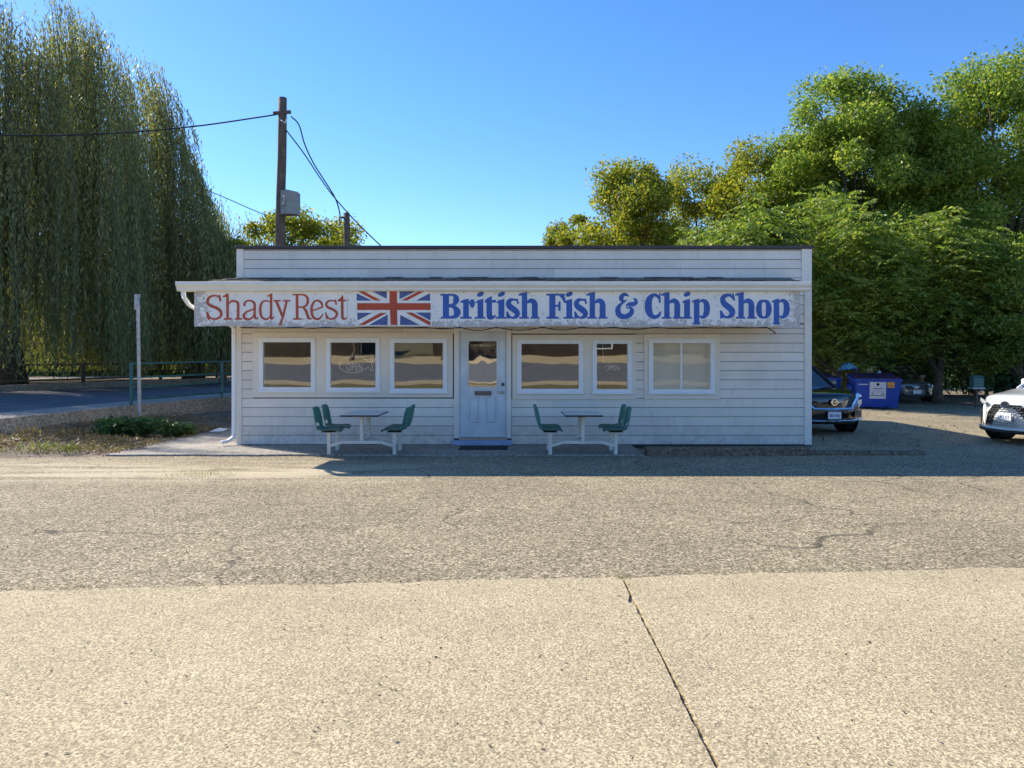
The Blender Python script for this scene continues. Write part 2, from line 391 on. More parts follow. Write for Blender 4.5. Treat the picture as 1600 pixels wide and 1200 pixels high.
# raised road with pavement strip behind the retaining wall
t = NT('blue_grey_road'); c = t.ramp(t.noise(1.4, 6), [(0.3, (0.11, 0.112, 0.12)), (0.7, (0.16, 0.16, 0.165))]); t.col(c); t.p.inputs['Roughness'].default_value = 0.85
t.bump(t.noise(60, 4), 0.3, 0.01); M['road'] = t.m
ROAD_F = [(-32, 12, 0.45), (-26, 20.5, 0.52), (-20.2, 29, 0.57), (-14.8, 38.8, 0.66), (-9, 52, 0.8)]
def strip(name, A, B, m, dz=0.0):
    v = [(x, y, z + dz) for x, y, z in A] + [(x, y, z + dz) for x, y, z in B]
    nA, nB = len(A), len(B)
    me = bpy.data.meshes.new(name); me.from_pydata(v, [], [tuple(range(nA)) + tuple(range(nA + nB - 1, nA - 1, -1))]); 
    o = link(name, me, m); o['kind'] = 'structure'; return o
off = lambda pts, d: [(x - d * 0.955, y + d * 0.3, z) for x, y, z in pts]
strip('road', off(ROAD_N, 1.45), ROAD_F, M['road'], -0.12)
kb = MB()
for a, b in zip(off(ROAD_N, 0.26), off(ROAD_N, 0.26)[1:]):
    a2 = (a[0] - 1.2, a[1] + 0.37, a[2]); b2 = (b[0] - 1.2, b[1] + 0.37, b[2])
    kb.add([a, b, b2, a2] + [(p[0], p[1], p[2] - 0.16) for p in (a, b, b2, a2)], [(0, 1, 2, 3), (3, 2, 6, 7)])
o = kb.build('road_pavement', M['apron']); o['kind'] = 'structure'
fk = MB()
for a, b in zip(ROAD_F, ROAD_F[1:]): fk.bar((a[0], a[1], a[2] - 0.05), (b[0], b[1], b[2] - 0.05), 0.35, 0.36)
o = fk.build('far_kerb', M['wallc']); o['kind'] = 'structure'
strip('verge', [(x - 0.1, y + 0.1, z) for x, y, z in ROAD_F], [(-60, 30, 0.5), (-60, 90, 0.6), (0, 90, 0.8)], M['soil'], -0.03)

rw = MB()
for a, b in zip(ROAD_N[:5], ROAD_N[1:5]): 
    rw.add([(a[0], a[1], -0.1), (b[0], b[1], -0.1), (b[0] - 0.25, b[1] + 0.08, -0.1), (a[0] - 0.25, a[1] + 0.08, -0.1),
            (a[0], a[1], a[2] + 0.01), (b[0], b[1], b[2] + 0.01), (b[0] - 0.25, b[1] + 0.08, b[2] + 0.01), (a[0] - 0.25, a[1] + 0.08, a[2] + 0.01)],
           [(0, 1, 5, 4), (4, 5, 6, 7), (2, 3, 7, 6)])
tag(rw.build('retaining_wall', M['wallc']), 'low stained concrete retaining wall beside the raised road', 'wall')

# kerb block in front of the blank wall, and a low broken kerb running on past the corner
def kerb_block(name, x0, x1, y0, y1, z, label):
    b = MB(); xs = np.linspace(x0, x1, 14); rg = np.random.default_rng(int(abs(x0) * 100)); v = []; f = []
    for x in xs:
        a, c_ = rg.normal(0, 0.008, 2)
        v += [(x, y0 + a, 0), (x, y0 + 0.012 + a, z - 0.015 + c_), (x, y0 + 0.03 + a, z + c_), (x, y1, z + c_ * 0.5), (x, y1, 0)]
    for i in range(13):
        for k in range(4): f.append((i * 5 + k, i * 5 + 5 + k, i * 5 + 6 + k, i * 5 + 1 + k))
    f += [(0, 1, 2, 3, 4), (69, 68, 67, 66, 65)]
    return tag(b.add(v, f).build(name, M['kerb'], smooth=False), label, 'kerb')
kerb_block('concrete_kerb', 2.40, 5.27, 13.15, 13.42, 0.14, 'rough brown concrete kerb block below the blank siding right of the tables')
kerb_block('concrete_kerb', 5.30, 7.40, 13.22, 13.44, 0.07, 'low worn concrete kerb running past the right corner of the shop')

# ------------------------------------------------------------------ the shop
WY = 14.63                       # front face of the sheathing; boards and panels stand proud of it
XL, XR, YB, HT = -5.42, 5.90, 23.8, 3.90
shop = empty('shop_building', (0, 0, 0))
tag(shop, 'low pale grey sided shop with flat parapet and shallow front awning roof', 'building')

def holed(b, x0, x1, z0, z1, holes, y0, y1):
    """a slab of wall between y0 (front) and y1 (back) with rectangular openings (x0,x1,z0,z1)"""
    xs = sorted({x0, x1} | {min(max(h[i], x0), x1) for h in holes for i in (0, 1)})
    zs = sorted({z0, z1} | {min(max(h[i], z0), z1) for h in holes for i in (2, 3)})
    inside = lambda x, z: any(h[0] < x < h[1] and h[2] < z < h[3] for h in holes)
    for xa, xb in zip(xs, xs[1:]):
        for za, zb in zip(zs, zs[1:]):
            if inside((xa + xb) / 2, (za + zb) / 2): continue
            b.add([(xa, y0, za), (xb, y0, za), (xb, y0, zb), (xa, y0, zb)], [(0, 1, 2, 3)])
            b.add([(xa, y1, za), (xb, y1, za), (xb, y1, zb), (xa, y1, zb)], [(3, 2, 1, 0)])
    for h in list(holes) + [(x0, x1, z0, z1)]:
        a, c_, e, g = max(h[0], x0), min(h[1], x1), max(h[2], z0), min(h[3], z1)
        b.add([(a, y0, e), (c_, y0, e), (c_, y0, g), (a, y0, g), (a, y1, e), (c_, y1, e), (c_, y1, g), (a, y1, g)],
              [(0, 1, 5, 4), (1, 2, 6, 5), (2, 3, 7, 6), (3, 0, 4, 7)])

WIN = {  # outer frame rectangles read from the photograph's facade
    'w1': (405, 493, 528, 612), 'w2': (510, 594, 528.5, 612.5), 'w3': (609.5, 699, 529, 614),
    'w4': (808, 911, 530.5, 614.5), 'w5': (925.5, 987, 530.5, 615), 'w6': (1013.5, 1116.5, 529.5, 615)}
RECT = {k: (fx(a), fx(b), fz(d_), fz(c_)) for k, (a, b, c_, d_) in WIN.items()}
DOOR = (fx(717), fx(792), 0.13, fz(517))
inner = [(a + 0.03, b - 0.03, c_ + 0.03, d_ - 0.03) for a, b, c_, d_ in RECT.values()]
cw = MB(); holed(cw, XL, XR, 0, HT, inner + [DOOR], WY, WY + 0.13)
cw.build('front_wall', M['sheath'], shop)  # coloured dark so the board gaps read as lap shadow lines
sw = MB(); sw.box(XL + 0.002, XL + 0.13, WY + 0.132, YB - 0.132, 0, HT); sw.box(XR - 0.13, XR - 0.002, WY + 0.132, YB - 0.132, 0, HT); sw.box(XL, XR, YB - 0.13, YB, 0, HT)
sw.build('side_walls', M['panel'], shop)
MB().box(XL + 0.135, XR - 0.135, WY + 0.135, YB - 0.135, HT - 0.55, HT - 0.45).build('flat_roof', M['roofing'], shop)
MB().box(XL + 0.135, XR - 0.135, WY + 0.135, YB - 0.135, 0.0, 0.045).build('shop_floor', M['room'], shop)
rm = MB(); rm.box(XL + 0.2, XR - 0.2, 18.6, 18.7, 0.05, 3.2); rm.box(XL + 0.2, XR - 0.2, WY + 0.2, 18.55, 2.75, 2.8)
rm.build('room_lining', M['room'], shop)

# flat surrounds round the window groups and the door casing
PAN = {'pl': (fx(395), fx(707.5), fz(621), fz(520)), 'pr': (fx(800.5), fx(994), fz(624), fz(523)), 'p6': (fx(1006), fx(1124.5), fz(623.5), fz(522))}
for k, ws in (('pl', ('w1', 'w2', 'w3')), ('pr', ('w4', 'w5')), ('p6', ('w6',))):
    b = MB(); x0, x1, z0, z1 = PAN[k]
    holed(b, x0, x1, z0, z1, [RECT[w] for w in ws], WY - 0.042, WY - 0.001); b.build('window_surround', M['panel'], shop)
b = MB()
for x0, x1, z0, z1 in ((fx(709.5), fx(717), 0.16, fz(513)), (fx(792), fx(799), 0.16, fz(513)), (fx(717), fx(792), fz(517), fz(513))): b.box(x0, x1, WY - 0.055, WY + 0.10, z0, z1)
b.build('door_casing', M['trim'], shop)
MB().box(XL + 0.1, XR - 0.15, WY - 0.03, WY - 0.001, fz(519.5) + 0.004, 2.50).build('frieze_board', M['panel'], shop) if False else None

# lap siding, every board its own piece
def siding_board(x0, x1, z0, z1):
    y = WY
    b = MB(); b.add([(x0, y - 0.022, z0), (x1, y - 0.022, z0), (x1, y - 0.008, z1), (x0, y - 0.008, z1), (x0, y - 0.001, z0), (x1, y - 0.001, z0), (x1, y - 0.001, z1), (x0, y - 0.001, z1)],
          [(0, 1, 2, 3), (0, 4, 5, 1), (0, 3, 7, 4), (1, 5, 6, 2), (3, 2, 6, 7)])
    b.build('siding_board', M['siding'], shop)
ROW = 0.1822
blocks = list(PAN.values()) + [(fx(709.5) - 0.004, fx(799) + 0.004, 0, fz(513))]
rs = random.Random(5)
def run(x0, x1, z0, z1, joints=True):
    cuts = [x0]
    if joints:
        x = x0 + rs.uniform(1.2, 3.4)
        while x < x1 - 0.7: cuts.append(x); x += 3.66
    cuts.append(x1)
    for a, b in zip(cuts, cuts[1:]): siding_board(a + 0.0015, b - 0.0015, z0 + 0.010, z1)
L0, R0 = fx(377.5), fx(1257)
k = 0
while True:
    z0 = 0.030 + k * ROW; z1 = min(z0 + ROW, 2.42)
    if z0 >= 2.40: break
    # split the row in height where a block starts or ends inside it
    zc = sorted({z0, z1} | {z for bl in blocks for z in bl[2:] if z0 + 0.03 < z < z1 - 0.03})
    for za, zb in zip(zc, zc[1:]):
        zm = (za + zb) / 2
        bl = sorted([(q[0], q[1]) for q in blocks if q[2] < zm < q[3]])
        x = L0
        for a, c_ in bl + [(R0, R0)]:
            if a - x > 0.05: run(x, a, za, zb, a - x > 2)
            x = max(x, c_)
    k += 1
for j in range(5):
    if 2.40 + j * ROW < 3.13: run(5.2, R0, 2.425 + j * ROW, min(2.425 + (j + 1) * ROW, 3.135), False)
zt = HT - 0.005; z = 3.14
while z < zt - 0.02:
    run(fx(380.5), fx(1252.5), z, min(z + ROW, zt)); z += ROW
# corner boards, base flashing and parapet cap
for x0, x1 in ((XL - 0.02, fx(377.5) - 0.002), (fx(1257) + 0.002, XR + 0.02)):
    MB().box(x0, x1, WY - 0.032, WY + 0.10, 0.03, 3.12 if x0 > 0 else 3.0).build('corner_board', M['trim'], shop)
for x0, x1 in ((XL - 0.02, fx(380.5) - 0.002), (fx(1252.5) + 0.002, XR + 0.02)):
    MB().box(x0, x1, WY - 0.034, WY + 0.10, 3.122, HT - 0.003).build('corner_board', M['trim'], shop)
MB().box(XL - 0.05, XR + 0.05, WY - 0.07, WY + 0.2, HT, HT + 0.06).build('parapet_cap', M['cap'], shop, bevel=0.008)
b = MB(); b.box(XL - 0.05, XL + 0.17, WY + 0.202, YB + 0.05, HT, HT + 0.06); b.box(XR - 0.17, XR + 0.05, WY + 0.202, YB + 0.05, HT, HT + 0.06); b.box(XL + 0.172, XR - 0.172, YB - 0.17, YB + 0.05, HT, HT + 0.06)
b.build('parapet_cap', M['cap'], shop)
MB().box(XL - 0.01, XR + 0.01, WY - 0.012, WY + 0.1, -0.01, 0.034).build('base_flashing', M['cap'], shop)

# windows
def window(key, two=False, glass='glass'):
    x0, x1, z0, z1 = RECT[key]; fw = 0.085; y0, y1 = WY - 0.065, WY + 0.06
    b = MB(); holed(b, x0 + 0.001, x1 - 0.001, z0 + 0.001, z1 - 0.001, [(x0 + fw, x1 - fw, z0 + fw * 1.05, z1 - fw)], y0, y1)
    w = b.build('window', M['white'], shop, bevel=0.006)
    MB().box(x0 - 0.012, x1 + 0.012, y0 - 0.022, y0 - 0.0005, z0 - 0.015, z0 + 0.03).build('sill', M['white'], w, bevel=0.004)
    ix0, ix1, iz0, iz1 = x0 + fw, x1 - fw, z0 + fw * 1.05, z1 - fw
    if two:
        xm = ix0 + (ix1 - ix0) * 0.492
        MB().box(xm - 0.017, xm + 0.017, y0 + 0.02, y0 + 0.05, iz0 + 0.001, iz1 - 0.001).build('mullion', M['white'], w)
        spans = [(ix0, xm - 0.017), (xm + 0.017, ix1)]
    else: spans = [(ix0, ix1)]
    for a, c_ in spans:
        p = MB().add([(a - 0.004, 0, iz0 - 0.004), (c_ + 0.004, 0, iz0 - 0.004), (c_ + 0.004, 0, iz1 + 0.004), (a - 0.004, 0, iz1 + 0.004)], [(0, 1, 2, 3)]).build('pane', M[glass], w)
        p.location = (0, y0 + 0.035, 0)
    return w
for kx in ('w1', 'w2', 'w3', 'w4', 'w5'): window(kx)
w6 = window('w6', True, 'blindglass')
x0, x1, z0, z1 = RECT['w6']
MB().box(x0 + 0.04, x1 - 0.04, WY + 0.062, WY + 0.075, z0 + 0.04, z1 - 0.04).build('blind', M['blind'], w6)

# door
d0, d1, dz0, dz1 = DOOR; DY = WY - 0.01
g = (fx(732), fx(776), fz(605), fz(533))
b = MB(); slabr = (d0 + 0.025, d1 - 0.025, dz0 + 0.05, dz1 - 0.025)
pa = [(fx(731.5), fx(749), fz(663), fz(620.5)), (fx(758.5), fx(776), fz(663), fz(620.5))]
holed(b, *slabr, [g] + pa, DY, DY + 0.045)
door = b.build('door', M['door'], shop, bevel=0.003)
for a, c_, e, f_ in pa:
    MB().box(a, c_, DY + 0.026, DY + 0.04, e, f_).add([(a + .05, DY + 0.004, e + .05), (c_ - .05, DY + 0.004, e + .05), (c_ - .05, DY + 0.004, f_ - .05), (a + .05, DY + 0.004, f_ - .05),
        (a + .025, DY + 0.0255, e + .025), (c_ - .025, DY + 0.0255, e + .025), (c_ - .025, DY + 0.0255, f_ - .025), (a + .025, DY + 0.0255, f_ - .025)],
        [(0, 1, 2, 3), (0, 4, 5, 1), (1, 5, 6, 2), (2, 6, 7, 3), (3, 7, 4, 0)]).build('panel', M['door'], door)
b = MB(); holed(b, g[0] - 0.035, g[1] + 0.035, g[2] - 0.035, g[3] + 0.035, [g], DY - 0.014, DY - 0.0005); b.build('glazing_bead', M['door'], door, bevel=0.003)
MB().add([(g[0] - .003, 0, g[2] - .003), (g[1] + .003, 0, g[2] - .003), (g[1] + .003, 0, g[3] + .003), (g[0] - .003, 0, g[3] + .003)], [(0, 1, 2, 3)]).build('pane', M['doorglass'], door, loc=(0, DY + 0.02, 0))
b = MB(); sl0 = (fx(741.5), fx(768), fz(618), fz(611)); holed(b, *sl0, [(sl0[0] + .02, sl0[1] - .02, sl0[2] + .018, sl0[3] - .018)], DY - 0.016, DY - 0.0005)
b.box(sl0[0] + .02, sl0[1] - .02, DY - 0.008, DY - 0.002, sl0[2] + .018, sl0[3] - .018); b.build('letter_slot', M['dkmetal'], door, bevel=0.002)
hz = fz(613); hx = fx(785)
MB().lathe([(-0.001, 0.034), (-0.014, 0.032), (-0.02, 0.012), (-0.055, 0.012)], 18, 'Y', (hx, DY, hz)).bar((hx + 0.01, DY - 0.055, hz), (hx - 0.10, DY - 0.055, hz + 0.004), 0.02, 0.022).build('handle', M['metal'], door, smooth=False, bevel=0.004)
MB().lathe([(-0.001, 0.036), (-0.016, 0.033), (-0.020, 0.02), (-0.012, 0.018)], 20, 'Y', (hx + 0.01, DY, fz(600.5))).build('deadbolt', M['dkmetal'], door)
for zz in (fz(570), fz(599), fz(634)): MB().box(d1 - 0.024, d1 - 0.006, DY - 0.012, DY - 0.001, zz - 0.035, zz + 0.035).build('strike_plate', M['dark'], door)
b = MB(); fr2 = ((d0, d0 + .022, dz0 + .04, dz1), (d1 - .022, d1, dz0 + .04, dz1), (d0 + .022, d1 - .022, dz1 - .022, dz1))
for a, c_, e, f_ in fr2: b.box(a + .001, c_ - .001, WY - 0.03, WY + 0.06, e, f_ - .001)
b.build('door_jamb', M['door'], shop)
MB().box(d0 + .001, d1 - .001, WY - 0.07, WY + 0.10, dz0 - .002, dz0 + 0.045).build('threshold', M['metal'], shop)
b = MB(); b.box(fx(706.5), fx(799.5), WY - 0.16, WY - 0.001, 0.03, 0.125); b.build('door_step', M['step'], shop, bevel=0.012, seg=2)
# words along the top of the door glass (worn gold print)
def text(s, size, m, parent, loc, rot=(R(90), 0, 0), name='lettering', ext=0.0015, bold=False, sx=1.0, align='CENTER', spacing=1.0):
    cu = bpy.data.curves.new('lettering', 'FONT'); cu.body = s; cu.size = size; cu.extrude = ext; cu.align_x = align; cu.space_character = spacing
    if bold: cu.offset = size * 0.02
    ob = bpy.data.objects.new('tmp', cu); COL.objects.link(ob)
    dg = bpy.context.evaluated_depsgraph_get(); me = bpy.data.meshes.new_from_object(ob.evaluated_get(dg))
    bpy.data.objects.remove(ob)
    me.materials.clear()
    o = link(name, me, m, parent, loc, rot); o.scale = (sx, 1, 1); return o
rg = random.Random(2); b = MB(); x = g[0] + 0.05
while x < g[1] - 0.05:     # worn gold print, no longer legible
    if rg.random() > 0.16: b.box(x, x + rg.choice([0.008, 0.012, 0.016]), DY + 0.014, DY + 0.0165, g[3] - 0.105, g[3] - 0.062)
    x += 0.021
o = b.build('worn_print', M['printgold'], door); o['kind'] = 'stuff'

# awning: boxed soffit, shingled roof, gutter with outlet and downpipe
AY = 13.62; AX0, AX1 = -5.84, 5.29
aw = MB()
aw.add([(AX0, AY + .02, 2.34), (AX1, AY + .02, 2.34), (AX1, WY - .045, 2.40), (AX0, WY - .045, 2.40), (AX0, AY + .02, 3.05), (AX1, AY + .02, 3.05), (AX1, WY - .002, 3.27), (AX0, WY - .002, 3.27)],
       [(0, 3, 2, 1), (0, 4, 7, 3), (1, 2, 6, 5), (0, 1, 5, 4), (3, 7, 6, 2)])
aw.build('awning_box', M['panel'], shop)
slope = lambda y: 3.085 + (y - 13.52) * (3.335 - 3.085) / (WY - 13.52)
rd = MB()
for i in range(1):
    rd.add([(-6.06, 13.50, slope(13.50)), (5.46, 13.50, slope(13.5)), (5.46, WY - .03, slope(WY - .03)), (-5.42, WY - .03, slope(WY - .03)),
            (-6.06, 13.50, slope(13.50) - .03), (5.46, 13.50, slope(13.5) - .03), (5.46, WY - .03, slope(WY - .03) - .03), (-5.42, WY - .03, slope(WY - .03) - .03)],
           [(0, 1, 2, 3), (7, 6, 5, 4), (0, 4, 5, 1), (1, 5, 6, 2), (2, 6, 7, 3), (3, 7, 4, 0)])
awr = rd.build('awning_roof', M['shingle'], shop)
sh = MB(); rg = random.Random(11); course = 0.135; j = 0; y = 13.49
while y < WY - 0.09:
    x = -6.05 + (0.16 if j % 2 else 0) + max(0, (y - 13.5)) * 0.56
    while x < (5.44 if j < 5 else 4.55 + rg.uniform(-.3, .1)):
        w = rg.uniform(0.24, 0.34); lift = rg.choice([0.004, 0.006, 0.008, 0.010, 0.02]); x1 = min(x + w, 5.455)
        yy = y + rg.uniform(-.012, .012); zA = slope(yy) + .004 + lift + j * 0.0015; zB = slope(yy + course + .05) + .003
        sh.add([(x, yy, zA), (x1, yy, zA + rg.uniform(-.003, .004)), (x1, yy + course + .05, zB), (x, yy + course + .05, zB), (x, yy, zA - .012), (x1, yy, zA - .012)],
               [(0, 1, 2, 3), (0, 4, 5, 1)])
        x = x1 + 0.004
    j += 1; y += course
s_ = sh.build('shingles', M['shingle'], awr); s_['kind'] = 'stuff'
# K-style gutter
prof = [(13.60, 2.965), (13.53, 2.965), (13.50, 2.99), (13.50, 3.02), (13.455, 3.075), (13.455, 3.13), (13.475, 3.135), (13.475, 3.08), (13.52, 3.03), (13.59, 3.03), (13.60, 3.10)]
gb = MB(); n = len(prof); ga, gb1 = -6.13, 5.45
gb.add([(ga, y, z) for y, z in prof] + [(gb1, y, z) for y, z in prof], [(i, i + 1, i + 1 + n, i + n) for i in range(n - 1)])
capf = [(13.60, 2.965), (13.53, 2.965), (13.50, 2.99), (13.50, 3.02), (13.455, 3.075), (13.455, 3.13), (13.60, 3.13)]
for x in (ga, gb1): gb.add([(x, y, z) for y, z in capf] + [(x + .004, y, z) for y, z in capf], [tuple(range(7)), tuple(range(13, 6, -1))])
gut = gb.build('gutter', M['gutter'], shop)
MB().box(ga + .02, gb1 - .02, 13.602, 13.618, 2.96, 3.10).build('fascia', M['gutter'], shop)
dp = [(-6.03, 13.56, 2.966), (-6.03, 13.58, 2.86), (-5.98, 13.70, 2.72), (-5.86, 14.0, 2.60), (-5.62, 14.42, 2.46), (-5.475, 14.56, 2.34), (-5.475, 14.56, 2.2), (-5.475, 14.56, 0.25), (-5.475, 14.55, 0.19), (-5.56, 14.47, 0.115), (-5.66, 14.38, 0.10)]
b = MB()
for p, q in zip(dp, dp[1:]): b.bar(p, q, 0.075, 0.06)
b.build('downpipe', M['white'], shop, bevel=0.01)

# ------------------------------------------------------------------ the long painted sign
sign = empty('shop_sign', (0, 13.6, 2.3))
tag(sign, 'long peeling white sign with red and blue serif lettering and a flag under the gutter', 'sign')
S0, S1, SZ0, SZ1 = -5.85, 5.30, 2.318, 2.964
SY = 13.60
seams = [S0, fx(543, SY), fx(778, SY), fx(1006, SY), S1]
for p0, p1 in zip(seams, seams[1:]):
    bot = [(x, SZ0 + (0.012 * math.sin(x * 2.1) + random.uniform(-.006, .006))) for x in np.linspace(p0 + .0025, p1 - .0025, 24)]
    pn = MB().prism([(x, z - 2.3) for x, z in bot + [(p1 - .0025, SZ1), (p0 + .0025, SZ1)]], 0.0, 0.018).build('board', M['sign'], sign)
    for k in range(6):
        for zz in (SZ0 + .04, SZ1 - .03): MB().lathe([(-.006, .004), (-.003, .011), (0, .012)], 8, 'Y').build('screw', M['galv'], pn, (p0 + .05 + (p1 - p0 - .1) * k / 5, 0, zz - 2.3))

def crop(ox, oy=450.0, s=80 / 7.0):
    return lambda u, v: ((ox + u / s - 800) * SY / F, EYE + (HOR - (oy + v / s)) * SY / F)
def spline(pts, ws, n=7):
    P = [Vector((p[0], p[1], w)) for p, w in zip(pts, ws)]
    if len(P) == 2: return P
    out = []
    for i in range(len(P) - 1):
        p0 = P[max(i - 1, 0)]; p1 = P[i]; p2 = P[i + 1]; p3 = P[min(i + 2, len(P) - 1)]
        if i == 0: p0 = p1 * 2 - p2
        if i == len(P) - 2: p3 = p2 * 2 - p1
        for k in range(n):
            t_ = k / n
            out.append(0.5 * ((2 * p1) + (p2 - p0) * t_ + (2 * p0 - 5 * p1 + 4 * p2 - p3) * t_ * t_ + (3 * p1 - p0 - 3 * p2 + p3) * t_ ** 3))
    return out + [P[-1]]
def letter(strokes, C, m, dx=0, ell=()):
    b = MB(); lay = 0
    for pts, ws in strokes:
        if not isinstance(ws, list): ws = [ws] * len(pts)
        sp = spline(pts, ws); L = []; Rr = []
        for i, p in enumerate(sp):
            d = (sp[min(i + 1, len(sp) - 1)] - sp[max(i - 1, 0)]); d.z = 0; d.normalize()
            h = max(p.z, 6) / 2
            L.append((p.x - d.y * h + dx, p.y + d.x * h)); Rr.append((p.x + d.y * h + dx, p.y - d.x * h))
        y = -0.0030 - 0.00035 * lay; lay += 1
        k = len(b.v)
        vs_ = []
        for q in L + Rr:
            X_, Z_ = C(*q); vs_.append((X_, y, Z_ - 2.3))
        n = len(L); b.add(vs_, [(i, i + 1, i + 1 + n, i + n) for i in range(n - 1)])
    for cx, cy, rx, ry, rot in ell:
        y = -0.0030 - 0.00035 * lay; lay += 1; vs_ = []
        for i in range(22):
            a = 2 * math.pi * i / 22; u = rx * math.cos(a); v = ry * math.sin(a)
            X_, Z_ = C(cx + u * math.cos(rot) - v * math.sin(rot) + dx, cy + u * math.sin(rot) + v * math.cos(rot)); vs_.append((X_, y, Z_ - 2.3))
        b.add(vs_, [tuple(range(22))])
    return b.build('letter', m, sign)
c1 = crop(310); c2 = crop(430); c4 = crop(680); c5 = crop(780); c6 = crop(880); c7 = crop(1000); c8 = crop(1115)
Rd, Bl = M['red'], M['blue']
letter([([(372, 118), (382, 180), (398, 240)], [20, 42, 30]),
        ([(378, 160), (330, 142), (270, 138), (200, 165), (165, 225), (180, 285), (240, 325), (320, 355), (385, 400), (410, 460), (385, 520), (320, 550), (250, 550), (200, 522), (165, 460), (155, 425)], [25, 30, 35, 45, 50, 50, 52, 55, 55, 52, 45, 35, 32, 35, 40, 30]),
        ([(153, 425), (168, 490), (188, 570)], [30, 45, 35])], c1, Rd)
letter([([(520, 105), (522, 560)], 48), ([(432, 160), (480, 142), (540, 115)], [18, 38, 26]), ([(455, 553), (602, 553)], 30),
        ([(542, 290), (580, 242), (630, 232), (690, 252), (710, 310), (710, 558)], [18, 35, 38, 45, 48, 48]), ([(653, 553), (780, 553)], 30)], c1, Rd)
letter([([(830, 325), (822, 290), (842, 250), (890, 228), (950, 232), (1000, 275), (1006, 345), (1006, 480), (1018, 535), (1045, 548), (1067, 520)], [38, 42, 35, 32, 36, 45, 45, 45, 40, 30, 16]),
        ([(995, 375), (930, 397), (860, 428), (815, 475), (820, 530), (865, 556), (930, 550), (975, 515), (1000, 460)], [30, 30, 35, 45, 48, 40, 32, 32, 25])], c1, Rd)
letter([([(1300, 100), (1298, 520)], 45), ([(1222, 145), (1260, 138), (1305, 112)], [16, 30, 22]), ([(1296, 505), (1308, 552), (1358, 512)], [46, 35, 14]),
        ([(1272, 245), (1190, 228), (1130, 270), (1108, 350), (1108, 440), (1135, 520), (1190, 556), (1240, 550), (1285, 510)], [25, 28, 38, 46, 46, 42, 35, 30, 25])], c1, Rd)
letter([([(1390, 232), (1500, 500)], 48), ([(1338, 228), (1468, 228)], 28), ([(1508, 228), (1642, 228)], 28), ([(1578, 232), (1538, 400), (1507, 520), (1453, 668)], [42, 40, 42, 32])], c1, Rd)
letter([([(390, 118), (393, 558)], 50), ([(308, 118), (400, 118), (480, 118), (545, 140), (580, 190), (580, 260), (545, 318), (490, 340), (405, 340)], [25, 28, 28, 38, 45, 45, 38, 30, 28]),
        ([(320, 553), (477, 553)], 28), ([(495, 345), (545, 400), (575, 480), (605, 558)], [30, 48, 48, 45]), ([(585, 552), (658, 548)], 26)], c2, Rd)
letter([([(672, 402), (760, 372), (852, 335)], [28, 28, 30]), ([(845, 345), (832, 280), (790, 235), (740, 225), (690, 252), (655, 330), (650, 420), (670, 500), (710, 545), (760, 555), (810, 530), (855, 462)], [30, 40, 40, 32, 36, 44, 46, 44, 42, 38, 32, 18])], c2, Rd)
letter([([(1073, 205), (1092, 300)], [24, 32]), ([(1075, 238), (1010, 225), (950, 235), (912, 285), (930, 335), (1000, 370), (1075, 412), (1100, 460), (1080, 520), (1020, 550), (960, 545), (920, 500), (898, 440)], [25, 28, 34, 42, 44, 46, 46, 44, 40, 32, 30, 32, 22]), ([(900, 435), (928, 558)], [24, 36])], c2, Rd)
letter([([(1203, 130), (1198, 200), (1200, 500), (1215, 545), (1252, 550), (1282, 518)], [18, 45, 46, 42, 30, 16]), ([(1110, 228), (1272, 224)], 28), ([(1118, 226), (1170, 192), (1205, 135)], [12, 34, 10])], c2, Rd)
# bold blue
lh = [([(452, 92), (452, 540)], 96), ([(343, 128), (400, 112), (500, 88)], [18, 46, 36]), ([(358, 532), (530, 532)], 32),
      ([(495, 262), (550, 232), (600, 235), (634, 290), (636, 400), (636, 540)], [36, 76, 88, 102, 104, 104]), ([(560, 532), (722, 532)], 32)]
li = [([(1250, 215), (1250, 540)], 104), ([(1162, 266), (1210, 242), (1302, 205)], [12, 42, 26]), ([(1148, 532), (1335, 532)], 32)]
ldot = [(1250, 112, 66, 40, -0.42)]
ls = [([(335, 222), (260, 208), (200, 218), (165, 270), (188, 330), (250, 375), (308, 425), (322, 470), (298, 512), (240, 532), (190, 512), (148, 440)], [36, 40, 68, 92, 104, 110, 104, 92, 70, 36, 36, 26]),
      ([(314, 190), (338, 282)], [28, 38]), ([(138, 420), (162, 545)], [30, 64])]
lp = [([(1012, 215), (1012, 640)], 98), ([(922, 248), (980, 232), (1062, 200)], [12, 46, 26]), ([(940, 636), (1082, 636)], 28),
      ([(1058, 252), (1120, 224), (1178, 268), (1195, 360), (1178, 462), (1120, 522), (1062, 498)], [28, 60, 95, 108, 100, 55, 28])]
letter([([(192, 110), (192, 540)], 110), ([(92, 121), (200, 121)], 34), ([(97, 531), (240, 531)], 34),
        ([(215, 122), (320, 124), (368, 165), (372, 225), (335, 292), (235, 318)], [36, 44, 92, 108, 62, 44]), ([(235, 320), (325, 335), (385, 400), (390, 455), (345, 512), (215, 530)], [42, 62, 112, 118, 72, 36])], c4, Bl)
letter([([(550, 212), (550, 540)], 102), ([(446, 254), (500, 238), (600, 202)], [14, 48, 26]), ([(446, 531), (652, 531)], 34), ([(585, 275), (650, 235)], [26, 46])], c4, Bl, 0, [(662, 276, 48, 78, 0)])
letter(li, c4, Bl, -442, ldot)
letter([([(966, 185), (966, 470), (985, 522), (1035, 522), (1085, 485)], [90, 102, 92, 55, 18]), ([(888, 240), (1086, 236)], 50), ([(890, 238), (955, 205), (1018, 148)], [10, 66, 8])], c4, Bl)
letter(li, c4, Bl, -67, ldot)
letter(ls, c5, Bl); letter(lh, c5, Bl)
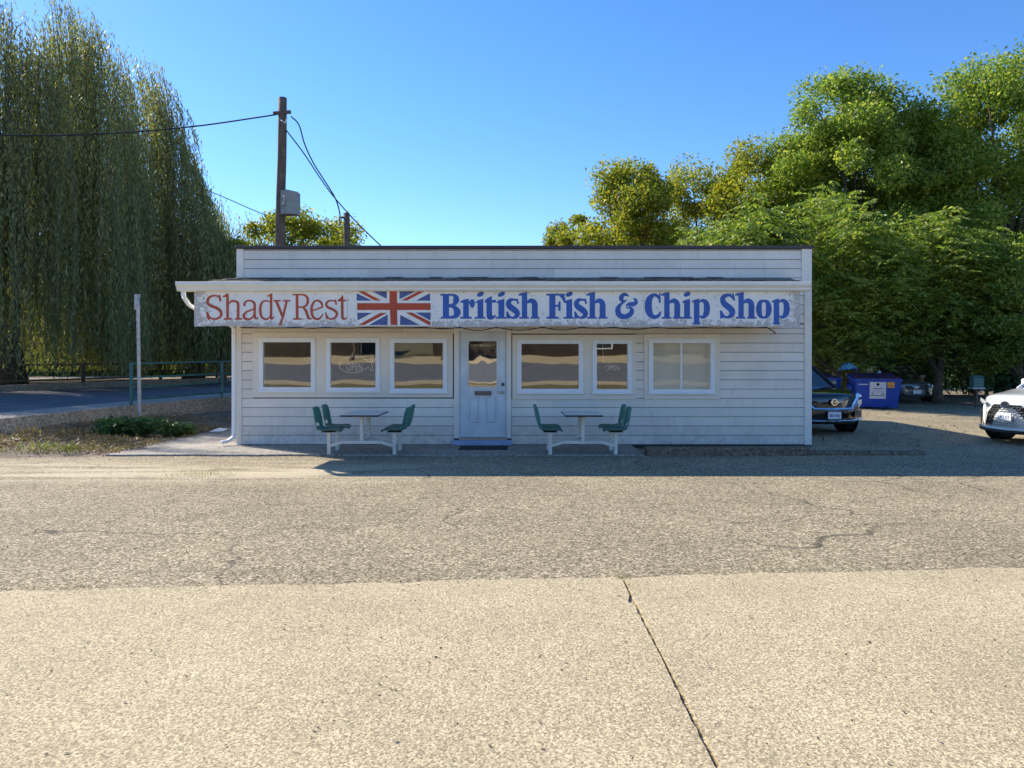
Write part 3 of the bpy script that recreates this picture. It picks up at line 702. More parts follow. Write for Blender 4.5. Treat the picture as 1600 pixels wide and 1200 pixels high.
letter([([(949, 110), (949, 540)], 110), ([(842, 119), (1000, 119), (1172, 119)], 34), ([(1085, 125), (1140, 168), (1178, 268)], [40, 66, 24]), ([(990, 318), (1080, 318)], 36), ([(1076, 240), (1076, 408)], [36, 42]), ([(848, 531), (1062, 531)], 36)], c5, Bl)
letter(li, c5, Bl, 0, ldot); letter(ls, c6, Bl, 72); letter(lh, c6, Bl, 68)
letter([([(1175, 150), (1120, 118), (1070, 122), (1037, 175), (1060, 232), (1135, 215)], [12, 56, 62, 86, 52, 8]),
        ([(1110, 238), (1030, 290), (985, 350), (978, 420), (1010, 488), (1090, 512), (1170, 490), (1222, 430), (1215, 368), (1172, 345), (1135, 372)], [20, 48, 82, 98, 100, 88, 90, 82, 60, 30, 16]),
        ([(1130, 345), (1145, 300), (1200, 290), (1260, 288), (1300, 250), (1288, 208), (1245, 180)], [16, 40, 74, 76, 66, 46, 10])], c6, Bl)
letter([([(352, 205), (300, 135), (230, 132), (168, 200), (148, 320), (168, 440), (222, 508), (290, 516), (340, 480), (372, 415)], [36, 52, 68, 108, 128, 118, 86, 66, 55, 20]), ([(350, 90), (352, 262)], [22, 38])], c7, Bl)
letter(lh, c7, Bl, 28); letter(li, c7, Bl, -410, ldot); letter(lp, c7, Bl)
letter([([(362, 195), (300, 132), (240, 128), (182, 156), (162, 210), (192, 280), (260, 335), (318, 390), (332, 440), (306, 496), (240, 522), (180, 498), (128, 405)], [35, 50, 60, 84, 95, 106, 112, 112, 104, 80, 46, 46, 26]), ([(345, 92), (366, 225)], [22, 42]), ([(122, 402), (148, 542)], [26, 62])], c8, Bl)
letter(lh, c8, Bl, 38)
letter([([(895, 222), (830, 262), (808, 375), (830, 488), (895, 530), (962, 488), (985, 375), (962, 262), (895, 222)], [40, 78, 104, 78, 38, 78, 104, 78, 40])], c8, Bl)
letter(lp, c8, Bl, 110)
# the painted flag: white field, blue wedges, red saltire arms, red cross
c3 = crop(550, 445)
def poly(ps, y, name, m, par):
    v = []
    for u, w in ps:
        X_, Z_ = c3(u, w); v.append((X_, y, Z_ - 2.3))
    return MB().add(v, [tuple(range(len(v)))]).build(name, m, par)
flag = poly([(60, 78), (1425, 78), (1425, 735), (60, 735)], -0.002, 'flag', M['flagwhite'], sign)
for ps in ([(85, 150), (360, 283), (85, 283)], [(320, 97), (622, 97), (622, 250)], [(848, 97), (1175, 97), (848, 260)], [(1395, 148), (1395, 283), (1140, 283)],
           [(95, 500), (365, 500), (100, 635)], [(300, 720), (638, 530), (638, 720)], [(860, 535), (1210, 718), (860, 718)], [(1130, 495), (1405, 495), (1405, 640)]):
    poly(ps, -0.004, 'blue_wedge', M['flagblue'], flag)
for ps in ([(85, 105), (180, 105), (525, 280), (400, 280)], [(1240, 92), (1340, 92), (985, 280), (870, 280)], [(505, 500), (630, 500), (225, 718), (110, 718)], [(960, 495), (1075, 495), (1405, 662), (1405, 716), (1370, 718)]):
    poly(ps, -0.004, 'red_diagonal', M['flagred'], flag)
poly([(670, 97), (805, 97), (805, 328), (1405, 328), (1405, 450), (805, 450), (812, 718), (690, 718), (678, 450), (92, 450), (92, 328), (670, 328)], -0.0045, 'red_cross', M['flagred'], flag)

# black cable stapled along the bottom of the sign
pins = [375, 386, 466, 507, 575, 664, 718, 775, 848, 908, 960, 1023, 1098, 1150, 1198]; rg = random.Random(4); pts = []
for a, b_ in zip(pins, pins[1:]):
    sag = rg.uniform(0.01, 0.065) * min(1, (b_ - a) / 60)
    for k in range(8):
        t_ = k / 8; pts.append((fx(a + (b_ - a) * t_, 13.58), 13.585, SZ0 - 0.012 - sag * math.sin(math.pi * t_)))
pts += [(fx(1198, 13.58), 13.585, SZ0 - .012), (fx(1206, 13.58), 13.575, SZ0 - .07), (fx(1212, 13.58), 13.57, SZ0 - .135)]
tag(MB().tube(pts, 0.009, 6).build('sign_cable', M['cable'], smooth=True), 'thin black cable sagging in waves along the bottom of the long sign', 'cable')

# neon fish and the script sign behind the glass
def neon_fish():
    e = empty('neon_open_sign', (fx(549), WY + 0.005, fz(572)))
    tag(e, 'unlit fish shaped neon OPEN sign hanging inside the second window from the left', 'sign')
    s = 0.0126 / 12 * 1.0
    q = lambda u, v: ((500 + u / 12 - 549) * 14.62 / F, 0, (572 - (520 + v / 12)) * 14.62 / F)
    out = [(745, 445), (640, 440), (540, 455), (440, 495), (370, 560), (345, 600), (375, 620), (350, 640), (400, 690), (500, 740), (620, 750), (740, 720), (830, 685), (890, 650), (930, 680), (965, 715), (990, 690), (970, 630), (965, 560), (992, 490), (975, 455), (945, 480), (930, 545), (850, 500), (760, 450)]
    sp = spline([(a, b) for a, b in out], [1] * len(out), 5)
    MB().tube([q(p.x, p.y) for p in sp], 0.0095, 6).build('tube_outline', M['neon'], e, smooth=True)
    MB().tube([q(*p) for p in ((590, 440), (650, 415), (745, 415), (752, 448))], 0.0055, 6).build('fin', M['neon'], e)
    text('OPEN', 0.205, M['neon'], e, (q(640, 0)[0], 0, q(0, 705)[2]), ext=0.003, sx=0.62, name='lettering')
    MB().tube([q(*p) for p in ((765, 420), (765, 170))], 0.006, 6).build('cord', M['neon'], e)
    return e
neon_fish()
e = empty('neon_script_sign', (fx(957), WY + 0.005, fz(574)))
tag(e, 'faint unlit neon tube lettering hanging inside the narrow window right of the door', 'sign')
text('OPEN', 0.15, M['neon'], e, (0, 0, -0.06), ext=0.003, sx=0.75, name='lettering')
MB().tube([(-0.18, 0, 0.08), (-0.185, 0, 0.3), (-0.19, 0, 0.5)], 0.005, 6).build('cord', M['neon'], e)

# ------------------------------------------------------------------ table sets
def shell_seat(parent, loc, rz):
    """moulded shell with a waterfall front, a curved back and a hand slot at the lumbar bend"""
    prof = [(0.22, 0.405), (0.20, 0.435), (0.12, 0.445), (0.0, 0.435), (-0.12, 0.435), (-0.175, 0.455), (-0.205, 0.505), (-0.222, 0.56), (-0.235, 0.64), (-0.255, 0.75), (-0.272, 0.82), (-0.282, 0.845)]
    hw = [0.19, 0.22, 0.24, 0.245, 0.245, 0.24, 0.23, 0.23, 0.235, 0.23, 0.195, 0.12]
    N = 9; v = []; f = []
    for (a, z), w in zip(prof, hw):
        for i in range(N):
            u = -1 + 2 * i / (N - 1)
            lift = 0.035 * abs(u) ** 3 if z < 0.47 else 0
            fwd = 0.055 * abs(u) ** 2.2 if z > 0.47 else 0
            v.append((a + fwd, u * w, z + lift))
    for j in range(len(prof) - 1):
        for i in range(N - 1):
            if j == 6 and 2 <= i <= 5: continue
            f.append((j * N + i, j * N + i + 1, (j + 1) * N + i + 1, (j + 1) * N + i))
    o = MB().add(v, f).build('seat', M['seat'], parent, loc, (0, 0, rz), True)
    m = o.modifiers.new('thick', 'SOLIDIFY'); m.thickness = 0.012
    m = o.modifiers.new('sub', 'SUBSURF'); m.levels = 1; m.render_levels = 2
    return o
def table_set(x, y, label, rz=0.0):
    e = empty('table_set', (x, y, 0.03), rz); tag(e, label, 'table', 'table and seat units in front of the shop')
    tb = MB().box(-0.335, 0.335, -0.55, 0.55, 0.685, 0.712).build('tabletop', M['edge'], e, bevel=0.02, seg=2)
    MB().box(-0.328, 0.328, -0.543, 0.543, 0.7125, 0.716).build('laminate', M['top'], tb)
    for yy in (-0.31, 0.31):
        MB().box(-0.03, 0.03, yy - 0.03, yy + 0.03, 0.245, 0.68).build('column', M['steel'], e, bevel=0.004)
        MB().box(-0.16, 0.16, yy - 0.02, yy + 0.02, 0.665, 0.684).build('bracket', M['steel'], e)
        b = MB().bar((-0.33, yy, 0.22), (0.33, yy, 0.22), 0.05, 0.05); b.bar((-0.33, yy, 0.22), (-0.55, yy, 0.16), 0.05, 0.05); b.bar((0.33, yy, 0.22), (0.55, yy, 0.16), 0.05, 0.05)
        b.build('beam', M['steel'], e)
        for s in (-1, 1):
            MB().box(s * 0.58 - 0.03, s * 0.58 + 0.03, yy - 0.03, yy + 0.03, 0, 0.40).build('leg', M['steel'], e, bevel=0.004)
            MB().box(s * 0.58 - 0.12, s * 0.58 + 0.12, yy - 0.09, yy + 0.09, 0.401, 0.412).build('seat_plate', M['dark'], e)
            shell_seat(e, (s * 0.58, yy, 0), R(180) if s > 0 else 0)
    b = MB().bar((0, -0.285, 0.22), (0, 0.285, 0.22), 0.045); b.build('tie_bar', M['steel'], e)
    return e
table_set(fx(565, 13.08), 13.08 + 0.33, 'cream steel table with four green seats left of the door')
table_set(fx(911, 13.08), 13.08 + 0.33, 'cream steel table with four green seats right of the door')
MB_ = MB(); MB_.add([(-.46, -.28, 0), (.46, -.28, 0), (.46, .28, 0), (-.46, .28, 0), (-.45, -.27, .014), (.45, -.27, .014), (.45, .27, .014), (-.45, .27, .014)], [(4, 5, 6, 7), (0, 1, 5, 4), (1, 2, 6, 5), (2, 3, 7, 6), (3, 0, 4, 7)])
tag(MB_.build('door_mat', M['mat'], loc=(fx(757), 14.05, 0.031)), 'dark rubber mat on the concrete below the blue door step', 'mat')

# ------------------------------------------------------------------ poles, wires, railing on the left
def pole(name, x, y, z0, z1, r0, r1, m, label, cat='pole', lean=0.0, wobble=0.01):
    e = empty(name, (x, y, z0)); tag(e, label, cat)
    n = 10; pts = [(lean * k / n + wobble * math.sin(k * 1.7), 0, (z1 - z0) * k / n) for k in range(n + 1)]
    MB().tube(pts, [r0 + (r1 - r0) * k / n for k in range(n + 1)], 14).build('shaft', m, e, smooth=True)
    return e
PD = 26.0
up = pole('utility_pole', fx(433, PD), PD, 0.0, fz(153, PD), 0.19, 0.145, M['wood'], 'tall weathered wooden utility pole with a grey box behind the shop', lean=0.20)
topx = fx(433, PD) + 0.19
MB().box(-0.07 + .19, 0.07 + .19, -0.19, -0.15, fz(182, PD), fz(170, PD)).build('through_bolt', M['metal'], up) if False else None
zc_ = fz(178, PD)
MB().bar((-0.10, -0.12, zc_ - .02), (0.52, -0.12, zc_ + .03), 0.09, 0.11).build('crosspiece', M['wood'], up, bevel=0.01)
b = MB(); bx0, bx1, bz0, bz1 = fx(442, PD) - fx(433, PD), fx(468, PD) - fx(433, PD), fz(337, PD), fz(300, PD)
b.add([(bx0, -.26, bz0), (bx0 + .26, -.42, bz0), (bx1, -.26, bz0), (bx1, .1, bz0), (bx0, .1, bz0), (bx0, -.26, bz1), (bx0 + .26, -.42, bz1), (bx1, -.26, bz1 - .05), (bx1, .1, bz1 - .05), (bx0, .1, bz1)],
      [(0, 1, 6, 5), (1, 2, 7, 6), (2, 3, 8, 7), (3, 4, 9, 8), (4, 0, 5, 9), (5, 6, 7, 8, 9), (4, 3, 2, 1, 0)])
bx = b.build('service_box', M['box'], up)
MB().tube([(bx0 + .1, -.36, bz0 + .3), (bx0 + .17, -.40, bz0 + .35), (bx0 + .2, -.42, bz0 + .5), (bx0 + .16, -.42, bz0 + .62)], 0.025, 8).build('conduit', M['galv'], bx, smooth=True)
MB().tube([(0.19, -.16, fz(190, PD)), (0.33, -.18, fz(195, PD)), (0.40, -.16, fz(186, PD))], 0.022, 8).build('insulator', M['white'], up, smooth=True)
sp2 = pole('short_pole', fx(541, 25.2), 25.2, 0.0, fz(333, 25.2), 0.115, 0.105, M['wood'], 'short dark wooden pole rising just above the parapet', lean=0.02)
MB().bar((-0.16, -.1, fz(341, 25.2)), (-0.05, -.1, fz(341, 25.2)), 0.05).build('hook', M['dark'], sp2)
def wire(pts, r, label, n=10):
    sp = spline3(pts, n); return tag(MB().tube(sp, r, 5).build('overhead_wire', M['cable'], smooth=True), label, 'wire')
def spline3(P, n=8):
    P = [Vector(p) for p in P]; out = []
    for i in range(len(P) - 1):
        p1, p2 = P[i], P[i + 1]; p0 = P[i - 1] if i else p1 * 2 - p2; p3 = P[i + 2] if i + 2 < len(P) else p2 * 2 - p1
        for k in range(n):
            t_ = k / n
            out.append(0.5 * ((2 * p1) + (p2 - p0) * t_ + (2 * p0 - 5 * p1 + 4 * p2 - p3) * t_ * t_ + (3 * p1 - p0 - 3 * p2 + p3) * t_ ** 3))
    return out + [P[-1]]
wire([px(-60, 210, 24.0), px(60, 212, 24.3), px(180, 208, 24.8), px(300, 198, 25.3), px(400, 184, 25.7), px(432, 179, 25.86)], 0.028, 'dark overhead wire running left from the utility pole across the willow')
wire([px(447, 203, 25.9), px(475, 240, 25.9), px(505, 285, 25.8), px(528, 315, 25.6), px(560, 350, 25.3), px(597, 386, 25.0)], 0.022, 'straight dark service wire descending from the pole to the parapet')
wire([px(455, 182, 25.85), px(467, 195, 25.8), px(476, 225, 25.7), px(490, 255, 25.6), px(507, 282, 25.5), px(524, 310, 25.4), px(531, 335, 25.3), px(530, 352, 25.2), px(533, 345, 25.18)], 0.024, 'slack looping wire dropping from the pole crosspiece to the short pole')
wire([px(268, 280, 60), px(330, 300, 58), px(400, 330, 56), px(470, 357, 54)], 0.035, 'thin faint distant wire crossing the sky beside the willow')

PY = 18.3
e = pole('metal_post', fx(218.5, PY), PY, 0.10, fz(461, PY), 0.042, 0.042, M['galv'], 'bare galvanised sign post with an empty bracket at its top', 'post', lean=-0.05, wobble=0.0)
hgt = fz(461, PY) - 0.10
MB().box(-0.115, -0.035, -0.05, -0.02, hgt - 0.36, hgt + 0.01).box(-0.035, 0.045, -0.055, -0.043, hgt - 0.33, hgt - 0.30).box(-0.035, 0.045, -0.055, -0.043, hgt - 0.06, hgt - 0.03).build('bracket', M['galv'], e)
MB().tube([(-0.12, 0, hgt - 0.002), (0.01, 0, hgt + 0.005)], 0.02, 6).build('cap', M['galv'], e)

def railing(pts, h, label, m, rails=(1.0, 0.62, 0.36, 0.12), every=1, r=0.028):
    e = empty('pipe_railing', pts[0]); tag(e, label, 'railing'); o = Vector(pts[0])
    P = [Vector(p) - o for p in pts]
    for p in P: MB().bar(p + Vector((0, 0, -0.02)), p + Vector((0, 0, h)), r * 2.4, r * 2.4).build('post', m, e)
    for f_ in rails:
        b = MB()
        for p, q in zip(P, P[1:]): b.bar(p + Vector((0, 0, h * f_)), q + Vector((0, 0, h * f_)), r * 1.6, r * 1.6)
        b.build('rail', m, e)
    return e
rp = []
for y in (19.0, 22.3, 25.6, 28.9):
    x_, z_ = near_edge(y); rp.append((x_ - 0.12, y, z_ + 0.01))
railing(rp, 1.07, 'green pipe railing on top of the retaining wall beside the metal post', M['green'], (1.0, 0.66, 0.42, 0.13))
fp = [(x - 1.0, y + 0.6, z) for x, y, z in [(-22, 26.2, .5), (-20.2, 29, .52), (-18.2, 32.5, .55), (-16.4, 36, .58), (-14.8, 39, .6), (-13, 43, .65)]]
railing(fp, 1.0, 'dark brown rail fence on the far side of the road under the willow', M['wood'], (0.95, 0.6, 0.3), r=0.05)

# ------------------------------------------------------------------ foliage
def leaves(name, centers, normals_up, size, asp, m, parent, rg, droop=0.0, dirs=None):
    """one diamond shaped leaf for every centre: base, two sides, tip; slightly folded"""
    n = len(centers)
    d = rg.normal(size=(n, 3)) if dirs is None else dirs + rg.normal(0, 0.25, (n, 3))
    d[:, 2] -= droop; d /= np.linalg.norm(d, axis=1)[:, None] + 1e-9
    u = rg.normal(size=(n, 3)); u[:, 2] += normals_up
    s = np.cross(d, u); s /= np.linalg.norm(s, axis=1)[:, None] + 1e-9
    nn_ = np.cross(s, d)
    L = size * rg.uniform(0.6, 1.35, n)[:, None]; W = L * asp
    c = np.asarray(centers)
    v = np.stack([c - d * L * 0.5, c + s * W * 0.5 + nn_ * L * 0.08, c + d * L * 0.5, c - s * W * 0.5 + nn_ * L * 0.08], 1).reshape(-1, 3)
    q = np.arange(n * 4).reshape(n, 4)
    return link(name, np_mesh(name, v, q), m, parent)

LEAF = dict(
    yel=m_leaf('yellow_green_leaves', (0.15, 0.20, 0.025), (0.30, 0.33, 0.04), (0.56, 0.42, 0.05), 0.5),
    mid=m_leaf('mid_green_leaves', (0.12, 0.21, 0.035), (0.27, 0.36, 0.06), (0.48, 0.47, 0.11), 0.52),
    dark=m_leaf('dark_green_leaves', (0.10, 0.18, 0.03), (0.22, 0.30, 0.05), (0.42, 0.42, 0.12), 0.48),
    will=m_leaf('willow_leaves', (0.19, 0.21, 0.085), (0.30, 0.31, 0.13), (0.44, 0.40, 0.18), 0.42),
    bush=m_leaf('juniper_and_deep_shade_leaves', (0.03, 0.10, 0.028), (0.075, 0.16, 0.05), (0.14, 0.21, 0.07), 0.2),  # dark tone also paints deep shade into the understorey bushes
    dry=m_leaf('dry_grass_blades', (0.16, 0.11, 0.06), (0.32, 0.24, 0.13), (0.24, 0.20, 0.09), 0.25),
    weed=m_leaf('weed_leaves', (0.09, 0.14, 0.02), (0.19, 0.23, 0.045), (0.34, 0.32, 0.08), 0.3),
    ivy=m_leaf('pale_ivy_leaves', (0.09, 0.14, 0.03), (0.22, 0.25, 0.09), (0.46, 0.41, 0.25), 0.3),
)
def trunk_and_limbs(parent, H, r0, tips, rg, split=0.35, name='trunk'):
    b = MB(); hgt = H * 0.62; n = 8
    off_ = np.cumsum(rg.normal(0, 0.10, (n + 1, 2)), 0)
    T = [Vector((off_[k, 0], off_[k, 1], hgt * k / n)) for k in range(n + 1)]
    b.tube(T, [r0 * (1.25 if k == 0 else 1 - 0.75 * k / n) for k in range(n + 1)], 10)
    for tp in tips:
        k = int(np.clip(rg.uniform(split, 0.95) * n, 1, n)); s = T[k]; tp = Vector(tp)
        if tp.z < s.z: k = max(1, int(n * split)); s = T[k]
        mid = s.lerp(tp, 0.5) + Vector((rg.normal(0, .25), rg.normal(0, .25), rg.uniform(0.0, 0.5)))
        rr = r0 * (0.5 - 0.03 * k)
        b.tube([s, s.lerp(mid, .5), mid, mid.lerp(tp, .6), tp], [rr, rr * .75, rr * .5, rr * .3, rr * .1], 6, cap=False)
    return b.build(name, M['bark'], parent, smooth=True)
def tree(name, label, x, y, H, Rx, Ry, base, m, seed, nclump=34, per=600, size=0.17, asp=0.5, cr=0.30, pinnate=False, group=None, z0=0.0, top_pull=0.0):
    rg = np.random.default_rng(seed); e = empty(name, (x, y, z0)); tag(e, label, 'tree', group)
    cz, rz = (base + H) / 2, (H - base) / 2
    C_ = []
    while len(C_) < nclump:
        p = rg.uniform(-1, 1, 3); r_ = np.linalg.norm(p)
        if r_ > 1 or (r_ < 0.45 and rg.random() < 0.75): continue
        taper = 1.0 - top_pull * max(0, p[2])
        C_.append((p[0] * Rx * taper, p[1] * Ry * taper, cz + p[2] * rz))
    C_ = np.array(C_)
    trunk_and_limbs(e, H, 0.02 * H + 0.05, C_[:: max(1, nclump // 16)], rg)
    cent = []; dirs = []
    for c in C_:
        rad = np.array([Rx, Ry, rz]).mean() * cr * rg.uniform(0.7, 1.3)
        if pinnate:
            nf = per // 14
            b0 = c + rg.normal(0, 1, (nf, 3)) * rad * 0.55
            az = rg.uniform(0, 2 * math.pi, nf); fd = np.stack([np.cos(az), np.sin(az), rg.uniform(-0.5, 0.25, nf)], 1)
            sd = np.stack([-np.sin(az), np.cos(az), np.zeros(nf)], 1); fl = rg.uniform(0.5, 0.95, nf)
            for k in range(7):
                t_ = (k + 1) / 7.5
                for s in (-1, 1):
                    p = b0 + fd * (fl * t_)[:, None]; p[:, 2] -= 0.25 * fl * t_ ** 2
                    d_ = sd * s + fd * 0.45; d_[:, 2] -= 0.25
                    cent.append(p + d_ * size * 0.45); dirs.append(d_)
        else:
            v = rg.normal(size=(per, 3)); v /= np.linalg.norm(v, axis=1)[:, None]
            r_ = rad * rg.random(per) ** 0.42 * np.where(rg.random(per) < 0.22, rg.uniform(1.0, 1.42, per), 1.0)
            pz = v * r_[:, None] * rg.uniform(0.65, 1.35, 3); pz[:, 2] *= 0.75
            cent.append(c + pz)
    cent = np.concatenate(cent)
    leaves('crown', cent, 0.7, size, asp, m, e, rg, 0.15, np.concatenate(dirs) if pinnate else None)
    return e
GR = 'trees behind the shop'
def at(xp, d): return fx(xp, d), d
def T(name, label, xp, d, ytop, halfpx, ybase, kind, seed, **kw):
    x, y = at(xp, d); H = fz(ytop, d); Rx = halfpx * d / F
    return tree(name, label, x, y, H, Rx * 0.92, min(Rx, 3.2), max(0.5, fz(ybase, d)), LEAF[kind], seed, **kw)
T('leafy_tree', 'yellow green tree behind the parapet between the two poles', 470, 38, 333, 100, 470, 'yel', 1, nclump=44, per=560, group=GR)
T('leafy_tree', 'sparse green tree between the willow and the left end of the parapet', 352, 36, 372, 48, 540, 'mid', 2, nclump=22, per=420, group=GR)
T('leafy_tree', 'small yellow green tree leftmost of the group over the right half of the roof', 893, 39, 338, 52, 470, 'yel', 3, nclump=20, per=480, group=GR)
T('leafy_tree', 'upright yellowing tree with a rounded peak over the word Fish', 985, 36, 243, 76, 480, 'yel', 4, nclump=52, per=640, top_pull=0.3, group=GR)
T('leafy_tree', 'olive tree in the dip right of the upright yellowing tree', 1098, 41, 262, 86, 480, 'yel', 5, nclump=52, per=620, group=GR)
T('leafy_tree', 'golden tinged tree left of the tallest tree on the right', 1192, 38, 232, 90, 480, 'yel', 6, nclump=56, per=640, group=GR)
T('leafy_tree', 'tall spreading green tree rising above the right corner of the shop', 1340, 35, 104, 132, 540, 'mid', 7, nclump=130, per=800, cr=0.22, group=GR)
T('leafy_tree', 'tall open crowned tree at the right edge of the picture', 1565, 34, 88, 165, 540, 'mid', 8, nclump=140, per=780, cr=0.20, group=GR)
T('leafy_tree', 'green tree filling the gap between the two tallest crowns at right', 1445, 37, 170, 95, 540, 'mid', 14, nclump=80, per=700, cr=0.24, group=GR)
T('leafy_tree', 'green tree joining the golden tinged tree to the tallest crown', 1258, 36.5, 178, 78, 520, 'mid', 15, nclump=60, per=700, cr=0.26, group=GR)
T('tree_of_heaven', 'dark green tree with long feathered leaves just above the parapet', 1150, 29.5, 338, 95, 500, 'dark', 9, nclump=52, per=560, size=0.20, asp=0.34, pinnate=True, group=GR)
T('tree_of_heaven', 'feathery dark green tree right behind the right corner board', 1320, 29.5, 318, 105, 570, 'dark', 10, nclump=58, per=560, size=0.20, asp=0.34, pinnate=True, group=GR)
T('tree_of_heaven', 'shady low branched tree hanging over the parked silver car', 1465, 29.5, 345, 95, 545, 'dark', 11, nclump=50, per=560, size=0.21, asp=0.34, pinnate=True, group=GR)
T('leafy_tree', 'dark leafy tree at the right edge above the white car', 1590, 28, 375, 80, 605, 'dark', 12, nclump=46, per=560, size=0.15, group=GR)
# dense understorey under the crowns; the dark bushes have deep shade put into their leaf colour
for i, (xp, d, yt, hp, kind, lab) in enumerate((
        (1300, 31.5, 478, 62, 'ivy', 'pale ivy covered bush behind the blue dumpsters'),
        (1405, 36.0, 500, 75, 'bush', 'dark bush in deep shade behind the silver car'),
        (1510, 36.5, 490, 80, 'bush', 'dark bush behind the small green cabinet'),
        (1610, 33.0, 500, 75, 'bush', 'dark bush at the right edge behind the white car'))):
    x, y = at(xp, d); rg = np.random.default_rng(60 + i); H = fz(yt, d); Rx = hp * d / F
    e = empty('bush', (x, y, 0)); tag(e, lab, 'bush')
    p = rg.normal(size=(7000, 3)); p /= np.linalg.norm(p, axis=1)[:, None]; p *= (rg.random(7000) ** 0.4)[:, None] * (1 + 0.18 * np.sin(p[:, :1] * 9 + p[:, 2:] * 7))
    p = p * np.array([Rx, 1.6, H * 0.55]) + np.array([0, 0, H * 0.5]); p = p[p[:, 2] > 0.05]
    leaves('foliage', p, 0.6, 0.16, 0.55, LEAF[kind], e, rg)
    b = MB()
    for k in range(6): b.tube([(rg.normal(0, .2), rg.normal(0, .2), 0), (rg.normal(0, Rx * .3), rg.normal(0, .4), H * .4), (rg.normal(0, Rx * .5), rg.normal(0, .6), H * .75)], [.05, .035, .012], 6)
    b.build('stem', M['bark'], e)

# far wood closing the horizon left and right
def wood(name, label, x0, x1, y, h, n, m, seed):
    rg = np.random.default_rng(seed); x = rg.uniform(x0, x1, n); hh = h * (0.7 + 0.2 * np.sin(x * 0.35) + 0.15 * np.sin(x * 0.9 + 1))
    z = rg.random(n) ** 1.1 * hh; yy = y + rg.normal(0, 1.3, n) + 0.04 * np.abs(x)
    o = leaves(name, np.stack([x, yy, z], 1), 0.6, 0.62, 0.7, m, None, rg); o['kind'] = 'stuff'; o['label'] = label
wood('far_wood', 'dark wood closing the view behind the road and the willow', -75, -6, 52, 8.5, 30000, LEAF['dark'], 31)
wood('far_wood', 'dark wood closing the view behind the trees on the right', 4, 70, 47, 9.0, 30000, LEAF['bush'], 32)

# the weeping willow
def willow(x, y, H, Rr, seed, label, n_str, name='weeping_willow', lo=0.8):
    rg = np.random.default_rng(seed); e = empty(name, (x, y, 0.5)); tag(e, label, 'tree')
    tips = []
    for k in range(22):
        a = rg.uniform(0, 2 * math.pi); r_ = Rr * rg.uniform(0.25, 0.92); tips.append((r_ * math.cos(a), r_ * math.sin(a), H - 0.60 * H * (r_ / Rr) ** 3.2 - rg.uniform(0.3, 1.4)))
    trunk_and_limbs(e, H, 0.55, tips, rg, 0.25)
    cs = []; ds = []; tw = MB()
    nc = 170; CA = rg.uniform(0, 2 * math.pi, nc); CR = Rr * np.sqrt(rg.uniform(0.03, 1.0, nc)); CZ = rg.normal(0, 1.0, nc)
    for k in range(n_str):
        kc = int(rg.integers(nc)); cx_ = CR[kc] * math.cos(CA[kc]) + rg.normal(0, 0.42); cy_ = CR[kc] * math.sin(CA[kc]) + rg.normal(0, 0.42)
        a = math.atan2(cy_, cx_); r_ = math.hypot(cx_, cy_)
        zt = H - 0.60 * H * min(1.05, r_ / Rr) ** 3.2 + CZ[kc] + rg.normal(0, 0.25)
        ln = min(rg.uniform(0.6, 1.9) * 7.5, zt - rg.uniform(lo, lo + 1.2))
        if ln < 0.8: continue
        m_ = int(ln / 0.13); t_ = np.arange(m_) * 0.13
        ph = rg.uniform(0, 6); sw = rg.normal(0, 0.035); ox = 0.5 * (1 - np.exp(-t_ * 1.6))
        X_ = (r_ + ox) * math.cos(a) + 0.05 * np.sin(t_ * 0.9 + ph) + sw * t_; Y_ = (r_ + ox) * math.sin(a) + 0.05 * np.cos(t_ * 0.8 + ph); Z_ = zt + 0.35 * np.exp(-t_ * 1.2) - t_
        P = np.stack([X_, Y_, Z_], 1)
        cs.append(P + rg.normal(0, 0.05, P.shape)); d_ = np.zeros_like(P); d_[:, 2] = -1; d_[:, :2] = rg.normal(0, 0.3, (m_, 2)); ds.append(d_)
        if k % 6 == 0: tw.tube([tuple(P[i]) for i in range(0, m_, max(1, m_ // 6))], 0.012, 3, cap=False)
    tw.build('twigs', M['bark'], e)
    leaves('crown', np.concatenate(cs), 0.0, 0.24, 0.19, LEAF['will'], e, rg, 0, np.concatenate(ds))
willow(-22.3, 33.0, 15.2, 9.2, 21, 'huge weeping willow with curtains of hanging strands left of the road', 5200, lo=0.3)
willow(-17.6, 41.0, 8.4, 4.8, 22, 'lower drooping willow behind the green railing', 1500, lo=0.3)

# ------------------------------------------------------------------ plants and litter on the dirt bank
def ground_z(x, y):
    best = 1e9; z = 0.0
    j = min(gy - 1, max(0, int(round((y - 12.6) / 0.27))))
    for i in range(gx):
        p = vv[j * gx + i]; d_ = abs(p[0] - x)
        if d_ < best: best = d_; z = p[2]
    return z
def juniper(x, y, rx, ry, h, label, n=2600, seed=5):
    rg = np.random.default_rng(seed); e = empty('juniper_shrub', (x, y, ground_z(x, y))); tag(e, label, 'shrub')
    cs = []; ds = []; b = MB()
    for k in range(110):
        a = rg.uniform(0, 2 * math.pi); L = rg.uniform(0.5, 1.0); rise = rg.uniform(0.15, 1.0)
        t_ = np.linspace(0.15, 1, 30)
        P = np.stack([np.cos(a) * rx * L * t_, np.sin(a) * ry * L * t_, 0.04 + h * rise * (t_ * 1.5 - 0.75 * t_ ** 2.2)], 1)
        if k % 4 == 0: b.tube([(0, 0, 0)] + [tuple(P[i]) for i in (5, 15, 26)], [.014, .011, .007, .003], 5)
        Q = np.repeat(P, 3, 0); cs.append(Q + rg.normal(0, 0.03, Q.shape))
        d_ = np.tile(np.array([math.cos(a), math.sin(a), 0.35]), (len(Q), 1)) + rg.normal(0, 0.5, Q.shape); ds.append(d_)
    b.build('stem', M['bark'], e)
    leaves('foliage', np.concatenate(cs), 0.8, 0.11, 0.22, LEAF['bush'], e, rg, 0, np.concatenate(ds))
